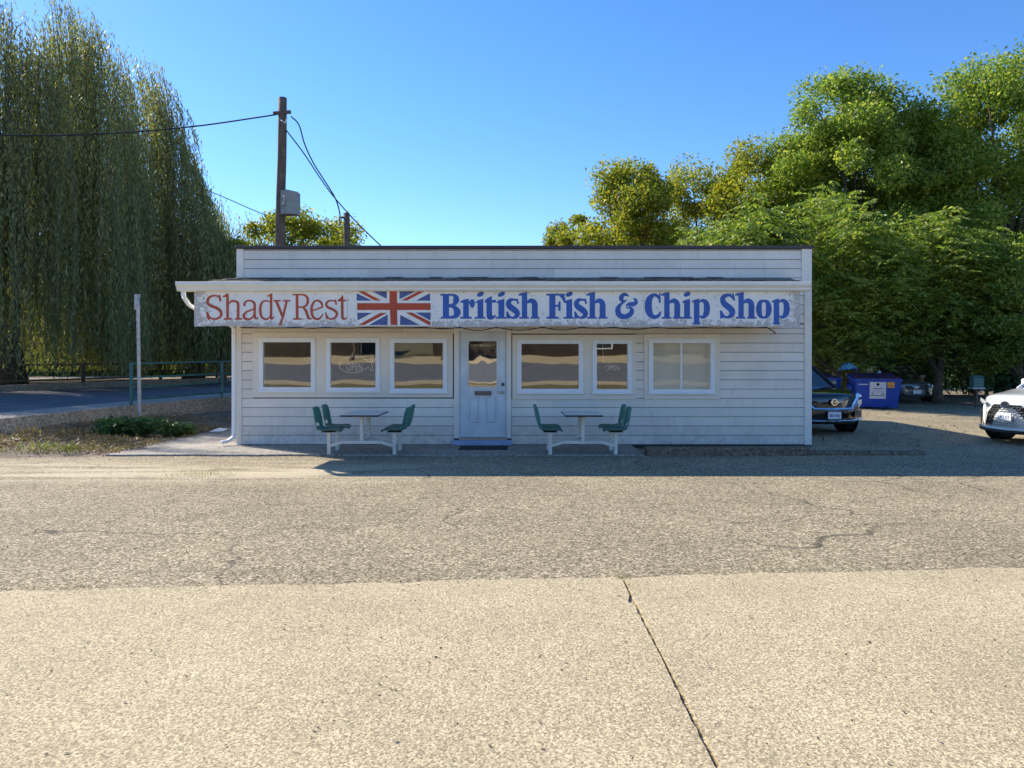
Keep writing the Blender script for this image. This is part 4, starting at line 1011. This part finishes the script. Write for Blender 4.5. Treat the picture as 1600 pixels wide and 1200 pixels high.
juniper(fx(205, 15.9), 15.9, 0.80, 0.55, 0.44, 'low spreading dark green juniper shrub at the foot of the metal post')
juniper(fx(275, 16.3), 16.3, 0.42, 0.35, 0.22, 'small flat green juniper sprig right of the larger juniper', seed=9)
def weed(x, y, r, h, n, m, label, seed, cat='weed', name='weed_clump', z=None, group=None):
    rg = np.random.default_rng(seed); zz = ground_z(x, y) if z is None else z
    c = rg.normal(0, 1, (n, 3)) * np.array([r, r * .8, 0]); c[:, 2] = rg.random(n) * h
    d_ = rg.normal(0, 0.45, (n, 3)); d_[:, 2] = 1
    e = empty(name, (x, y, zz)); tag(e, label, cat, group)
    o = leaves('foliage', c, 0.2, max(0.022, h * 0.55), 0.22, m, e, rg, 0, d_); o['kind'] = 'stuff'
weed(fx(50, 15.0), 15.0, 0.22, 0.24, 150, LEAF['dry'], 'brown scrubby weed against the low wall far left', 71)
weed(fx(70, 13.6), 13.6, 0.26, 0.14, 260, LEAF['weed'], 'yellow green weed clump at the edge of the lot on the left', 72)
weed(fx(108, 13.35), 13.35, 0.10, 0.13, 120, LEAF['weed'], 'small yellow weed right of the clump at the lot edge', 73)
weed(fx(120, 15.6), 15.6, 0.30, 0.20, 380, LEAF['dry'], 'dry brown brush below the retaining wall left of the juniper', 74)
weed(fx(160, 14.6), 14.6, 0.24, 0.16, 320, LEAF['dry'], 'dry tangled brush in front of the juniper', 75)
weed(fx(330, 17.6), 17.6, 0.3, 0.14, 300, LEAF['dry'], 'dry grass patch by the white paper near the downpipe', 76)
weed(fx(310, 11.0), 11.0, 0.26, 0.012, 500, LEAF['weed'], 'flat green moss strip in a crack of the lot', 77, 'moss', 'moss_patch', 0.004)
weed(fx(973, 5.7), 5.72, 0.035, 0.035, 46, LEAF['weed'], 'tiny weed growing at the head of the pavement joint', 78, z=0.0)
weed(fx(1330, 6.0), 6.02, 0.20, 0.035, 120, LEAF['weed'], 'thin grass growing along the pavement edge at right', 79, z=0.0)
weed(fx(1210, 6.0), 5.98, 0.18, 0.03, 100, LEAF['dry'], 'dry thin grass along the pavement edge right of the joint', 80, z=0.0)
weed(fx(130, 5.5), 5.50, 0.16, 0.03, 90, LEAF['dry'], 'dry low grass along the pavement edge at far left', 81, z=0.0)
weed(fx(480, 5.6), 5.58, 0.22, 0.03, 110, LEAF['dry'], 'dry low grass along the pavement edge left of the joint', 82, z=0.0)
rg = np.random.default_rng(90); n = 9000
n = 16000; X_ = rg.uniform(-12, -7.0, n); Y_ = rg.uniform(13.3, 20, n)
keep = np.array([(x > near_edge(y)[0] + 0.1) and math.sin(x * 2.3) * math.sin(y * 1.9) + rg.normal(0, .5) > -0.1 for x, y in zip(X_, Y_)]); X_, Y_ = X_[keep], Y_[keep]
Z_ = np.array([ground_z(x, y) + 0.03 for x, y in zip(X_, Y_)]) + rg.random(len(X_)) * 0.06
d_ = rg.normal(0, 0.9, (len(X_), 3)); d_[:, 2] = np.abs(d_[:, 2]) * 0.6 + .1
o = leaves('dry_grass', np.stack([X_, Y_, Z_], 1), 0.2, 0.14, 0.13, LEAF['dry'], None, rg, 0, d_); o['kind'] = 'stuff'; o['label'] = 'dry grass and fallen leaves scattered over the dirt bank'
n = 3000; X_ = rg.uniform(6.2, 22, n); Y_ = rg.uniform(14, 27.3, n); kp = np.sin(X_ * .9 + 1) * np.sin(Y_ * 1.3) + rg.normal(0, .5, n) > .25; X_, Y_ = X_[kp], Y_[kp]; n = len(X_)
o = leaves('fallen_leaves', np.stack([X_, Y_, np.full(n, .012)], 1), 3.0, 0.075, 0.5, LEAF['dry'], None, rg, 0, np.stack([rg.normal(size=n), rg.normal(size=n), np.zeros(n)], 1)); o['kind'] = 'stuff'; o['label'] = 'fallen leaves drifted over the back lot by the parked cars'
tw = MB()
for k in range(90):
    x = rg.uniform(-11.2, -7.4); y = rg.uniform(13.5, 17.5)
    if x < near_edge(y)[0] + .2: continue
    a = rg.uniform(0, 6.3); L_ = rg.uniform(.12, .5); z_ = ground_z(x, y) + .035
    tw.tube([(x, y, z_), (x + L_ * .5 * math.cos(a), y + L_ * .5 * math.sin(a), z_ + rg.uniform(0, .05)), (x + L_ * math.cos(a + .3), y + L_ * math.sin(a + .3), z_ + rg.uniform(0, .08))], [.008, .006, .003], 4)
o = tw.build('fallen_twigs', M['bark']); o['kind'] = 'stuff'; o['label'] = 'broken dry twigs littering the dirt bank'
st = MB()
for k in range(140):
    x = rg.uniform(-11.2, -6.9); y = rg.uniform(13.0, 16.5)
    if x < near_edge(y)[0] + .2: continue
    r_ = rg.uniform(.012, .045); z_ = ground_z(x, y); q = rg.uniform(.7, 1.3, 6)
    st.add([(x - r_ * q[0], y, z_ + r_ * .3), (x, y - r_ * q[1], z_ + r_ * .3), (x + r_ * q[2], y, z_ + r_ * .3), (x, y + r_ * q[3], z_ + r_ * .3), (x + r_ * .2, y, z_ + r_ * q[4]), (x, y, z_ - r_)], [(0, 1, 4), (1, 2, 4), (2, 3, 4), (3, 0, 4), (1, 0, 5), (2, 1, 5), (3, 2, 5), (0, 3, 5)])
o = st.build('pebbles', M['wallc']); o['kind'] = 'stuff'; o['label'] = 'small stones scattered over the dirt bank'
# grit, pebbles and leaf crumbs lying loose on the lot and pavement
n = 2600; X_ = rg.uniform(-7, 8, n); Y_ = np.where(rg.random(n) < .55, rg.uniform(2.6, 7, n), rg.uniform(7, 13.1, n))
o = leaves('loose_grit', np.stack([X_, Y_, np.full(n, 0.021) + (Y_ > 6.3) * -0.014], 1), 3.0, 0.018, 0.6, plain('grit', (0.13, 0.10, 0.065), 0.95), None, rg, 0, np.stack([rg.normal(size=n), rg.normal(size=n), np.zeros(n)], 1)); o['kind'] = 'stuff'; o['label'] = 'loose grit and leaf crumbs scattered on the lot and pavement'
b = MB(); b.add([(-.17, -.1, .0), (.12, -.12, .02), (.2, .08, .05), (-.08, .12, .04), (.02, .0, .085)], [(0, 1, 4), (1, 2, 4), (2, 3, 4), (3, 0, 4)])
xx, yy = fx(341, 16.9), 16.9
o = b.build('paper_litter', M['paper'], loc=(xx, yy, ground_z(xx, yy) + .03)); o.modifiers.new('thick', 'SOLIDIFY').thickness = 0.003
tag(o, 'crumpled white paper lying on the dirt near the downpipe', 'litter')

# ------------------------------------------------------------------ vehicles
CARP = dict(
    black=plain('black_car_paint', (0.006, 0.006, 0.010), 0.12, var=0.0, coat=1.0), white=plain('white_car_paint', (0.80, 0.80, 0.78), 0.18, var=0.0, coat=1.0),
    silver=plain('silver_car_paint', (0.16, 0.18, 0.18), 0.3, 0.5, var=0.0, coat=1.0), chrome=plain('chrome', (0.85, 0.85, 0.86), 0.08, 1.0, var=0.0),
    glass=plain('car_glass', (0.03, 0.045, 0.045), 0.04, var=0.0, spec=0.8), blackp=plain('black_plastic', (0.012, 0.012, 0.013), 0.45, var=0.1),
    lamp=plain('headlamp_glass', (0.55, 0.57, 0.60), 0.08, 0.3, var=0.0), plate=plain('plate_white', (0.78, 0.78, 0.80), 0.4, var=0.0), pblue=plain('plate_blue', (0.03, 0.06, 0.25), 0.5, var=0.0),
)
def vehicle(name, label, loc, rz, paint, W=1.84, L=4.6, hood=0.98, cowl=1.10, roof=1.66, clear=0.24, kind='black', plate='UPO 11T', nose=0.36, y0=1.08, y1=1.95):
    e = empty(name, loc, rz); tag(e, label, 'car'); hw = W / 2
    U = [-1, -0.93, -0.78, -0.5, 0, 0.5, 0.78, 0.93, 1]
    # stations: (y, bottom, top, half width)
    ST = [(0.0, clear + .10, hood - .17, hw - .09), (0.03, clear + .02, hood - .06, hw - .05), (0.12, clear, hood, hw - .03), (0.45, clear, hood + .04, hw), (0.85, clear, hood + .08, hw), (1.2, clear, cowl, hw),
          (2.2, clear, cowl + .02, hw), (3.2, clear, cowl + .03, hw), (L - .5, clear + .03, cowl + .03, hw - .01), (L - .12, clear + .08, cowl - .02, hw - .06), (L, clear + .2, cowl - .25, hw - .12)]
    rings = []
    for y, zb, ztp, w in ST:
        bend = nose * max(0.0, 1 - y / 1.1); r_ = []
        for u in U: r_.append((u * w * 0.97, y + bend * abs(u) ** 2.4, zb + 0.05 * abs(u) ** 6))
        for f_, k_ in ((0.18, 1.0), (0.42, 1.012), (0.66, 1.012), (0.86, 0.985)): r_.append((w * k_, y + bend, zb + (ztp - zb) * f_))
        for u in reversed(U): r_.append((u * w * 0.95, y + bend * abs(u) ** 2.4, ztp + 0.035 * (1 - u * u) - 0.05 * abs(u) ** 8))
        for f_, k_ in ((0.86, 0.985), (0.66, 1.012), (0.42, 1.012), (0.18, 1.0)): r_.append((-w * k_, y + bend, zb + (ztp - zb) * f_))
        rings.append(r_)
    n = len(rings[0]); b = MB(); v = [p for r_ in rings for p in r_]; f = []
    for i in range(len(rings) - 1):
        for k in range(n): f.append((i * n + k, i * n + (k + 1) % n, (i + 1) * n + (k + 1) % n, (i + 1) * n + k))
    nu = len(U)
    for base in (0, (len(rings) - 1) * n):
        cols_b = [base + i for i in range(nu)]; cols_t = [base + nu + 4 + (nu - 1 - i) for i in range(nu)]
        for i in range(nu - 1): f.append((cols_b[i], cols_b[i + 1], cols_t[i + 1], cols_t[i]))
        f.append((cols_b[-1],) + tuple(base + nu + k for k in range(4)) + (cols_t[-1],)); f.append((cols_t[0],) + tuple(base + 2 * nu + 4 + k for k in range(4)) + (cols_b[0],))
    body = b.add(v, f).build('body', paint, e, smooth=True); m_ = body.modifiers.new('sub', 'SUBSURF'); m_.levels = 1; m_.render_levels = 2
    # cabin: glass volume, roof panel, pillars
    cw_, rw_ = hw - .10, hw - .27; y2, y3 = L - 0.75, L - .18; zb = cowl - .04; zr = roof
    MB().add([(-cw_, y0, zb), (cw_, y0, zb), (cw_, y3, zb), (-cw_, y3, zb), (-rw_, y1, zr - .05), (rw_, y1, zr - .05), (rw_, y2, zr - .07), (-rw_, y2, zr - .07)],
        [(0, 1, 5, 4), (1, 2, 6, 5), (2, 3, 7, 6), (3, 0, 4, 7), (4, 5, 6, 7)]).build('windows', CARP['glass'], e)
    rp_ = MB().box(-rw_ - .02, rw_ + .02, y1 - .03, y2 + .06, zr - .06, zr).build('roof', paint, e, bevel=0.03, seg=2)
    for s in (-1, 1):
        for p_, q_, r_ in (((s * cw_, y0 - .02, zb), (s * (rw_ + .01), y1, zr - .03), .035), ((s * cw_, y3, zb), (s * rw_, y2, zr - .04), .06), ((s * cw_, 2.55, zb), (s * rw_, 2.45, zr - .04), .035)): MB().tube([p_, q_], r_, 6).build('pillar', paint if kind == 'white' else M['dark'], e)
        mr = MB().box(s * (hw + .02) - .11, s * (hw + .02) + .11, y0 + .34, y0 + .48, cowl + .02, cowl + .17).build('mirror', paint, e, bevel=0.035, seg=2)
        for wy in (0.92, L - .95):
            wb = MB().lathe([(-.11, .20), (-.115, .30), (-.09, .345), (.09, .345), (.115, .30), (.11, .20)], 28, 'X').build('wheel', CARP['blackp'], e, (s * (hw - .12), wy, .345), smooth=True)
            MB().lathe([(s * .10, .205), (s * .122, .20), (s * .118, .18), (s * .07, .17), (s * .07, .03)], 24, 'X').build('rim', CARP['chrome'], wb)
            sp = MB()
            for k in range(5):
                a = 2 * math.pi * k / 5; sp.bar((s * .10, 0, 0), (s * .108, .185 * math.cos(a), .185 * math.sin(a)), .055, .03, (1, 0, 0))
            sp.build('spokes', CARP['chrome'], wb)
            MB().lathe([(s * .125, .40), (s * .132, .40), (s * .132, .37), (s * .125, .37)], 28, 'X').build('arch', CARP['blackp'], e, (s * (hw - .115), wy, .36))
    bend = lambda u: nose * abs(u / hw) ** 2.4
    def fpoly(pts, d_, name, m, par=e, thick=.02):
        """a panel on the nose: (u, z) outline wrapped round the front, d_ in front of it"""
        v = []; 
        for off_ in (-d_, thick - d_): v += [(u, bend(u) + off_ + 0.10 * max(0, (z - .62)) ** 1.2, z) for u, z in pts]
        k = len(pts); return MB().add(v, [tuple(range(k)), tuple(range(2 * k - 1, k - 1, -1))] + [(i, i + k, (i + 1) % k + k, (i + 1) % k) for i in range(k)]).build(name, m, par)
    def fbar(pts, w, name, m, d_=.03, par=e):
        return MB().tube([(u, bend(u) - d_ + 0.10 * max(0, (z - .62)) ** 1.2, z) for u, z in pts], w, 6).build(name, m, par)
    if kind == 'black':
        fpoly([(-.50, .62), (.50, .62), (.66, .86), (.60, .90), (-.60, .90), (-.66, .86)], .02, 'grille', CARP['blackp'])
        fbar([(-.70, .93), (-.56, .74), (-.44, .60), (0, .595), (.44, .60), (.56, .74), (.70, .93)], .034, 'grille_surround', CARP['chrome'])
        fbar([(-.80, .93), (-.66, .74), (-.50, .555), (0, .55), (.50, .555), (.66, .74), (.80, .93)], .009, 'grille_trim', CARP['chrome'])
        for s in (-1, 1):
            fpoly([(s * .70, .89), (s * .86, .90), (s * .86, .86), (s * .68, .84)][::s], .03, 'daytime_lamp', CARP['lamp'])
            fpoly([(s * .68, .76), (s * .87, .80), (s * .87, .70), (s * .70, .60)][::s], .025, 'headlight', CARP['lamp'])
            fpoly([(s * .60, .50), (s * .86, .56), (s * .86, .38), (s * .66, .40)][::s], .02, 'air_inlet', CARP['blackp'])
        fbar([(-.88, .36), (-.5, .335), (0, .33), (.5, .335), (.88, .36)], .016, 'bumper_trim', CARP['chrome'])
        bd = MB().lathe([(-.012, .075), (0, .078)], 24, 'Y').build('badge', CARP['chrome'], e, (0, -.045 , .755))
        MB().lathe([(-.004, .052), (0, .052)], 24, 'Y').build('badge_field', CARP['blackp'], bd, (0, -.013, 0))
        MB().box(-.095, .095, -.012, 0, -.018, .018).build('badge_bar', CARP['chrome'], bd, (0, -.014, 0))
        text('NISSAN', .032, CARP['blackp'], bd, (0, -.0275, -.011), sx=1.15)
        pz = .46
    elif kind == 'white':
        gr_ = fpoly([(-.30, .80), (.30, .80), (.47, .62), (.56, .36), (-.56, .36), (-.47, .62)], .015, 'grille', CARP['blackp'])
        rgm = random.Random(3)
        for j in range(9):
            z_ = .385 + j * .047; half = .53 - max(0, (z_ - .36)) * .42
            k0 = int(half / .085)
            b2 = MB()
            for k in range(-k0, k0 + 1):
                u = (k + (.5 if j % 2 else 0)) * .082
                if abs(u) < half - .02: b2.bar((u - .03, bend(u - .03) - .024, z_ - .006), (u + .03, bend(u + .03) - .024, z_ + .006), .014, .016)
            if b2.v: b2.build('grille_blade', M['metal'], gr_)
        for s in (-1, 1):
            fpoly([(s * .50, .83), (s * .86, .90), (s * .90, .84), (s * .62, .76)][::s], .03, 'headlight', CARP['lamp'])
            fpoly([(s * .50, .79), (s * .72, .80), (s * .70, .775)][::s], .032, 'daytime_lamp', CARP['blackp'])
            fpoly([(s * .74, .66), (s * .84, .67), (s * .80, .36), (s * .76, .36)][::s], .022, 'air_inlet', CARP['blackp'])
        fbar([(-.84, .325), (-.5, .315), (0, .31), (.5, .315), (.84, .325)], .024, 'bumper_lip', paint, .03)
        fbar([(-.86, .27), (-.5, .255), (0, .25), (.5, .255), (.86, .27)], .035, 'lower_valance', CARP['blackp'], .0)
        bd = MB().lathe([(-.012, .07), (0, .075)], 24, 'Y').build('badge', CARP['blackp'], e, (0, -.03, .80)); bd.scale = (1.35, 1, 1)
        ring = [(.062 * math.cos(a), 0, .058 * math.sin(a)) for a in np.linspace(0, 2 * math.pi, 25)]
        MB().tube(ring, .005, 5, False).build('badge_ring', CARP['chrome'], bd, (0, -.014, 0))
        MB().bar((.03, -.014, .045), (-.02, -.014, -.02), .011, .006).bar((-.02, -.014, -.024), (.05, -.014, -.02), .006, .011).build('badge_mark', CARP['chrome'], bd)
        pz = .56
    else:
        fpoly([(-.36, .52), (.36, .52), (.42, .66), (-.42, .66)], .02, 'grille', CARP['blackp'])
        fbar([(-.42, .66), (-.36, .52), (.36, .52), (.42, .66), (-.42, .66)], .014, 'grille_surround', CARP['chrome'])
        for s in (-1, 1): fpoly([(s * .46, .56), (s * .80, .60), (s * .84, .72), (s * .50, .68)][::s], .03, 'headlight', CARP['lamp'])
        fpoly([(-.5, .26), (.5, .26), (.6, .38), (-.6, .38)], .015, 'lower_inlet', CARP['blackp'])
        pz = .42
    pl = MB().box(-.155, .155, -.012, 0, -.078, .078).build('plate', CARP['plate'], e, (0, -.05, pz))
    if plate: text(plate, .085, CARP['pblue'], pl, (0, -.0145, -.03), sx=.72)
    return e
vehicle('black_car', 'black suv with chrome trimmed grille parked past the right corner of the shop', (fx(1302, 16.6), 16.6, 0), R(7), CARP['black'], kind='black', hood=.93, cowl=1.05, roof=1.60, plate='SBO H6D', y0=1.28, y1=2.15)
vehicle('white_car', 'white suv with dark mesh grille in the sun at the right edge', (fx(1572, 14.9), 14.9, 0), R(-74), CARP['white'], W=1.92, kind='white', hood=.96, cowl=1.12, roof=1.66, nose=.42, plate='UPO 11T', y0=1.36, y1=2.2)
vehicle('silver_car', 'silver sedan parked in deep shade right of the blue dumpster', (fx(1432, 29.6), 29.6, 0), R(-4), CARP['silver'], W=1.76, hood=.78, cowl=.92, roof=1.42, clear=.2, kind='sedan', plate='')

# ------------------------------------------------------------------ dumpsters, cabinet, sheet
M['bin'] = m_paint_wear('blue_dumpster_paint', (0.004, 0.055, 0.36), (0.05, 0.15, 0.48), 0.62, 0.55, 4); M['lid'] = plain('purple_black_lid', (0.05, 0.015, 0.06), 0.5)
M['sticker'] = plain('white_sticker', (0.62, 0.63, 0.66), 0.5, var=.05); M['orange'] = plain('orange_sticker', (0.72, 0.34, 0.04), 0.5)
def dumpster(x, y, rz, label, wid=1.45):
    e = empty('dumpster', (x, y, 0), rz); tag(e, label, 'dumpster', 'blue dumpsters behind the shop'); h = wid / 2
    body = MB().add([(-h + .12, .02, .06), (h - .08, .02, .06), (h - .08, 1.1, .06), (-h + .12, 1.1, .06), (-h, -.10, 1.02), (h, -.10, 1.02), (h, 1.25, 1.16), (-h, 1.25, 1.16)],
        [(0, 1, 5, 4), (1, 2, 6, 5), (2, 3, 7, 6), (3, 0, 4, 7), (0, 3, 2, 1)]).build('body', M['bin'], e)
    b = MB().bar((-h - .03, -.12, 1.0), (h + .03, -.12, 1.0), .06, .07); b.bar((-h - .02, -.1, 1.0), (-h - .02, 1.25, 1.14), .05, .06); b.bar((h + .02, -.1, 1.0), (h + .02, 1.25, 1.14), .05, .06); b.build('rim', M['bin'], e)
    for s in (-1, 1):
        MB().add([(s * h * .5 - h * .48, -.13, 1.045), (s * h * .5 + h * .48, -.13, 1.045), (s * h * .5 + h * .48, 1.27, 1.2), (s * h * .5 - h * .48, 1.27, 1.2), (s * h * .5 - h * .48, -.13, 1.075), (s * h * .5 + h * .48, -.13, 1.075), (s * h * .5 + h * .48, 1.27, 1.23), (s * h * .5 - h * .48, 1.27, 1.23)],
            [(0, 3, 2, 1), (4, 5, 6, 7), (0, 1, 5, 4), (1, 2, 6, 5), (2, 3, 7, 6), (3, 0, 4, 7)]).build('lid', M['lid'], e)
        MB().bar((s * (h + .05), .3, .72), (s * (h + .05), .95, .78), .09, .16).build('fork_pocket', M['bin'], e)
    for k in (-.3, .3): MB().box(k - .03, k + .03, -.02, .05, 0, .1).build('foot', M['dark'], e)
    fy = lambda z: .02 - .12 * (z - .06) / .96 - .004
    def st(u0, u1, z0, z1, m, d_=0.0, name='sticker'):
        return MB().add([(u0, fy(z0) - d_, z0), (u1, fy(z0) - d_, z0), (u1, fy(z1) - d_, z1), (u0, fy(z1) - d_, z1)], [(0, 1, 2, 3)]).build(name, m, body)
    st(-.26, .26, .36, .94, M['sticker']); st(-.24, .24, .455, .475, M['dark'], .002, 'printed_line'); st(-.16, .16, .70, .72, M['dark'], .002, 'printed_line'); st(-.2, .2, .62, .635, M['box'], .002, 'printed_line')
    MB().add([(0, fy(.92) - .003, .92), (.06, fy(.86) - .003, .86), (0, fy(.79) - .003, .79), (-.06, fy(.86) - .003, .86)], [(0, 3, 2, 1)]).build('printed_mark', M['dark'], body)
    for u in (-.17, .17): st(u - .025, u + .025, .52, .56, M['dark'], .002, 'printed_mark')
    st(.30, .52, .74, .94, M['orange']); st(.33, .49, .80, .82, M['dark'], .002, 'printed_line')
    st(-.62, -.32, .84, .87, M['sticker'], .0, 'lettering_strip')
    return e
dumpster(fx(1371, 25.6), 25.6, R(-14), 'blue dumpster with white sticker right of the black car')
dumpster(fx(1278, 26.8), 26.8, R(4), 'blue dumpster half hidden behind the black car windscreen', 1.6)
b = MB(); rg2 = random.Random(8); v = []
for j in range(7):
    for i in range(9): v.append(((i / 8 - .5) * .62 + rg2.uniform(-.03, .03), (j / 6 - .5) * .5, .33 * math.cos((i / 8 - .5) * 2.6) * math.cos((j / 6 - .5) * 2.4) + rg2.uniform(-.04, .04)))
b.add(v, [(j * 9 + i, j * 9 + i + 1, j * 9 + i + 10, j * 9 + i + 9) for j in range(6) for i in range(8)])
t = NT('blue_teal_plastic'); t.col(t.ramp(t.noise(5, 2), [(0.42, (0.05, 0.08, 0.30)), (0.55, (0.10, 0.34, 0.36))])); t.p.inputs['Roughness'].default_value = .35
o = b.build('plastic_sheet', t.m, loc=(fx(1325, 27.3), 27.3, 1.27)); o.modifiers.new('thick', 'SOLIDIFY').thickness = .006
tag(o, 'crumpled blue and teal plastic sheet heaped on the half hidden dumpster', 'plastic sheet')
e = empty('utility_cabinet', (fx(1526, 26.5), 26.5, 0)); tag(e, 'small green metal cabinet on a post under the trees left of the white car', 'cabinet')
M['cab'] = plain('cabinet_green', (0.09, 0.17, 0.14), .6)
MB().box(-.19, .19, -.13, .13, .72, 1.07).build('box', M['cab'], e, bevel=.02); MB().box(-.22, .22, -.16, .16, .665, .715).build('shelf', M['galv'], e); MB().box(-.04, .04, -.04, .04, 0, .66).build('post', M['wood'], e)
MB().add([(-.21, -.15, 1.072), (.21, -.15, 1.072), (.21, .15, 1.072), (-.21, .15, 1.072), (-.17, 0, 1.15), (.17, 0, 1.15)], [(0, 1, 5, 4), (2, 3, 4, 5), (1, 2, 5), (3, 0, 4), (0, 3, 2, 1)]).build('roof', M['cab'], e)

# ------------------------------------------------------------------ across the street (seen mirrored in the shop windows)
grass = plain('street_verge_grass', (0.16, 0.13, 0.05), 1.0, var=.4, scale=3)
def band(name, y0, z0, y1, z1, m):
    o = sheet(name, [(-90, y0 , z0), (90, y0, z0 ), (90, y1, z1), (-90, y1, z1)], 0, m); return o
band('near_street', -9, 0.0, -11.5, 0.05, M['asphalt']); band('street_verge', -11.5, .05, -14.0, .25, grass); band('street_pavement', -14.0, .25, -16.0, .42, M['pave'])
band('street', -16.0, .42, -27.0, 1.45, M['road']); band('far_pavement', -27.0, 1.45, -30.5, 2.0, M['pave']); band('hillside', -30.5, 2.0, -120, 7, grass)
brn = plain('brown_timber_cladding', (0.045, 0.03, 0.02), .9, var=.5, scale=1.5)
def hut(x, wdt, h, label, m):
    e = empty('street_building', (x, -31, 1.7)); tag(e, label, 'building', 'buildings across the street')
    MB().box(-wdt / 2, wdt / 2, -8, 0, 0, h).build('wall', m, e)
    MB().prism([(-wdt / 2 - .5, h), (wdt / 2 + .5, h), (wdt / 2 + .2, h + .5), (0, h + 1.6), (-wdt / 2 - .2, h + .5)], -8.5, .6).build('roof', M['cap'], e)
    for k in range(0, int(wdt // 4), 3):
        w_ = MB().box(-.7, .7, .001, .08, .9, 2.2).build('window', M['white'], e, (-wdt / 2 + 2 + k * 4, 0, 0)); MB().box(-.6, .6, .085, .1, 1, 2.1).build('pane', CARP['glass'], w_)
hut(-20, 15, 2.7, 'brown timber building across the street mirrored in the left windows', brn); hut(3, 19, 3.1, 'long brown building across the street mirrored in the middle windows', brn); hut(26, 15, 2.8, 'brown building across the street mirrored in the narrow window', brn)
wood('street_trees', 'dark trees behind the buildings across the street', -80, 80, -62, 6, 9000, LEAF['dark'], 33)

for i, (x, y, h) in enumerate(((-12.5, -28.5, 5.5), (-5.5, -29, 4.6), (9.5, -28.7, 5.0), (15.5, -29, 6.0))):
    tree('street_tree', 'street tree %s across the road mirrored in the shop glass' % ('far left', 'left of centre', 'right of centre', 'far right')[i] if False else ['slim street tree across the road mirrored in the leftmost window', 'short street tree across the road mirrored in the third window', 'street tree across the road mirrored right of the door', 'tall street tree across the road mirrored in the narrow window'][i],
         x, y, h, 1.3, 1.3, 1.6, LEAF['dark'], 200 + i, nclump=12, per=160, size=0.22, z0=1.6)
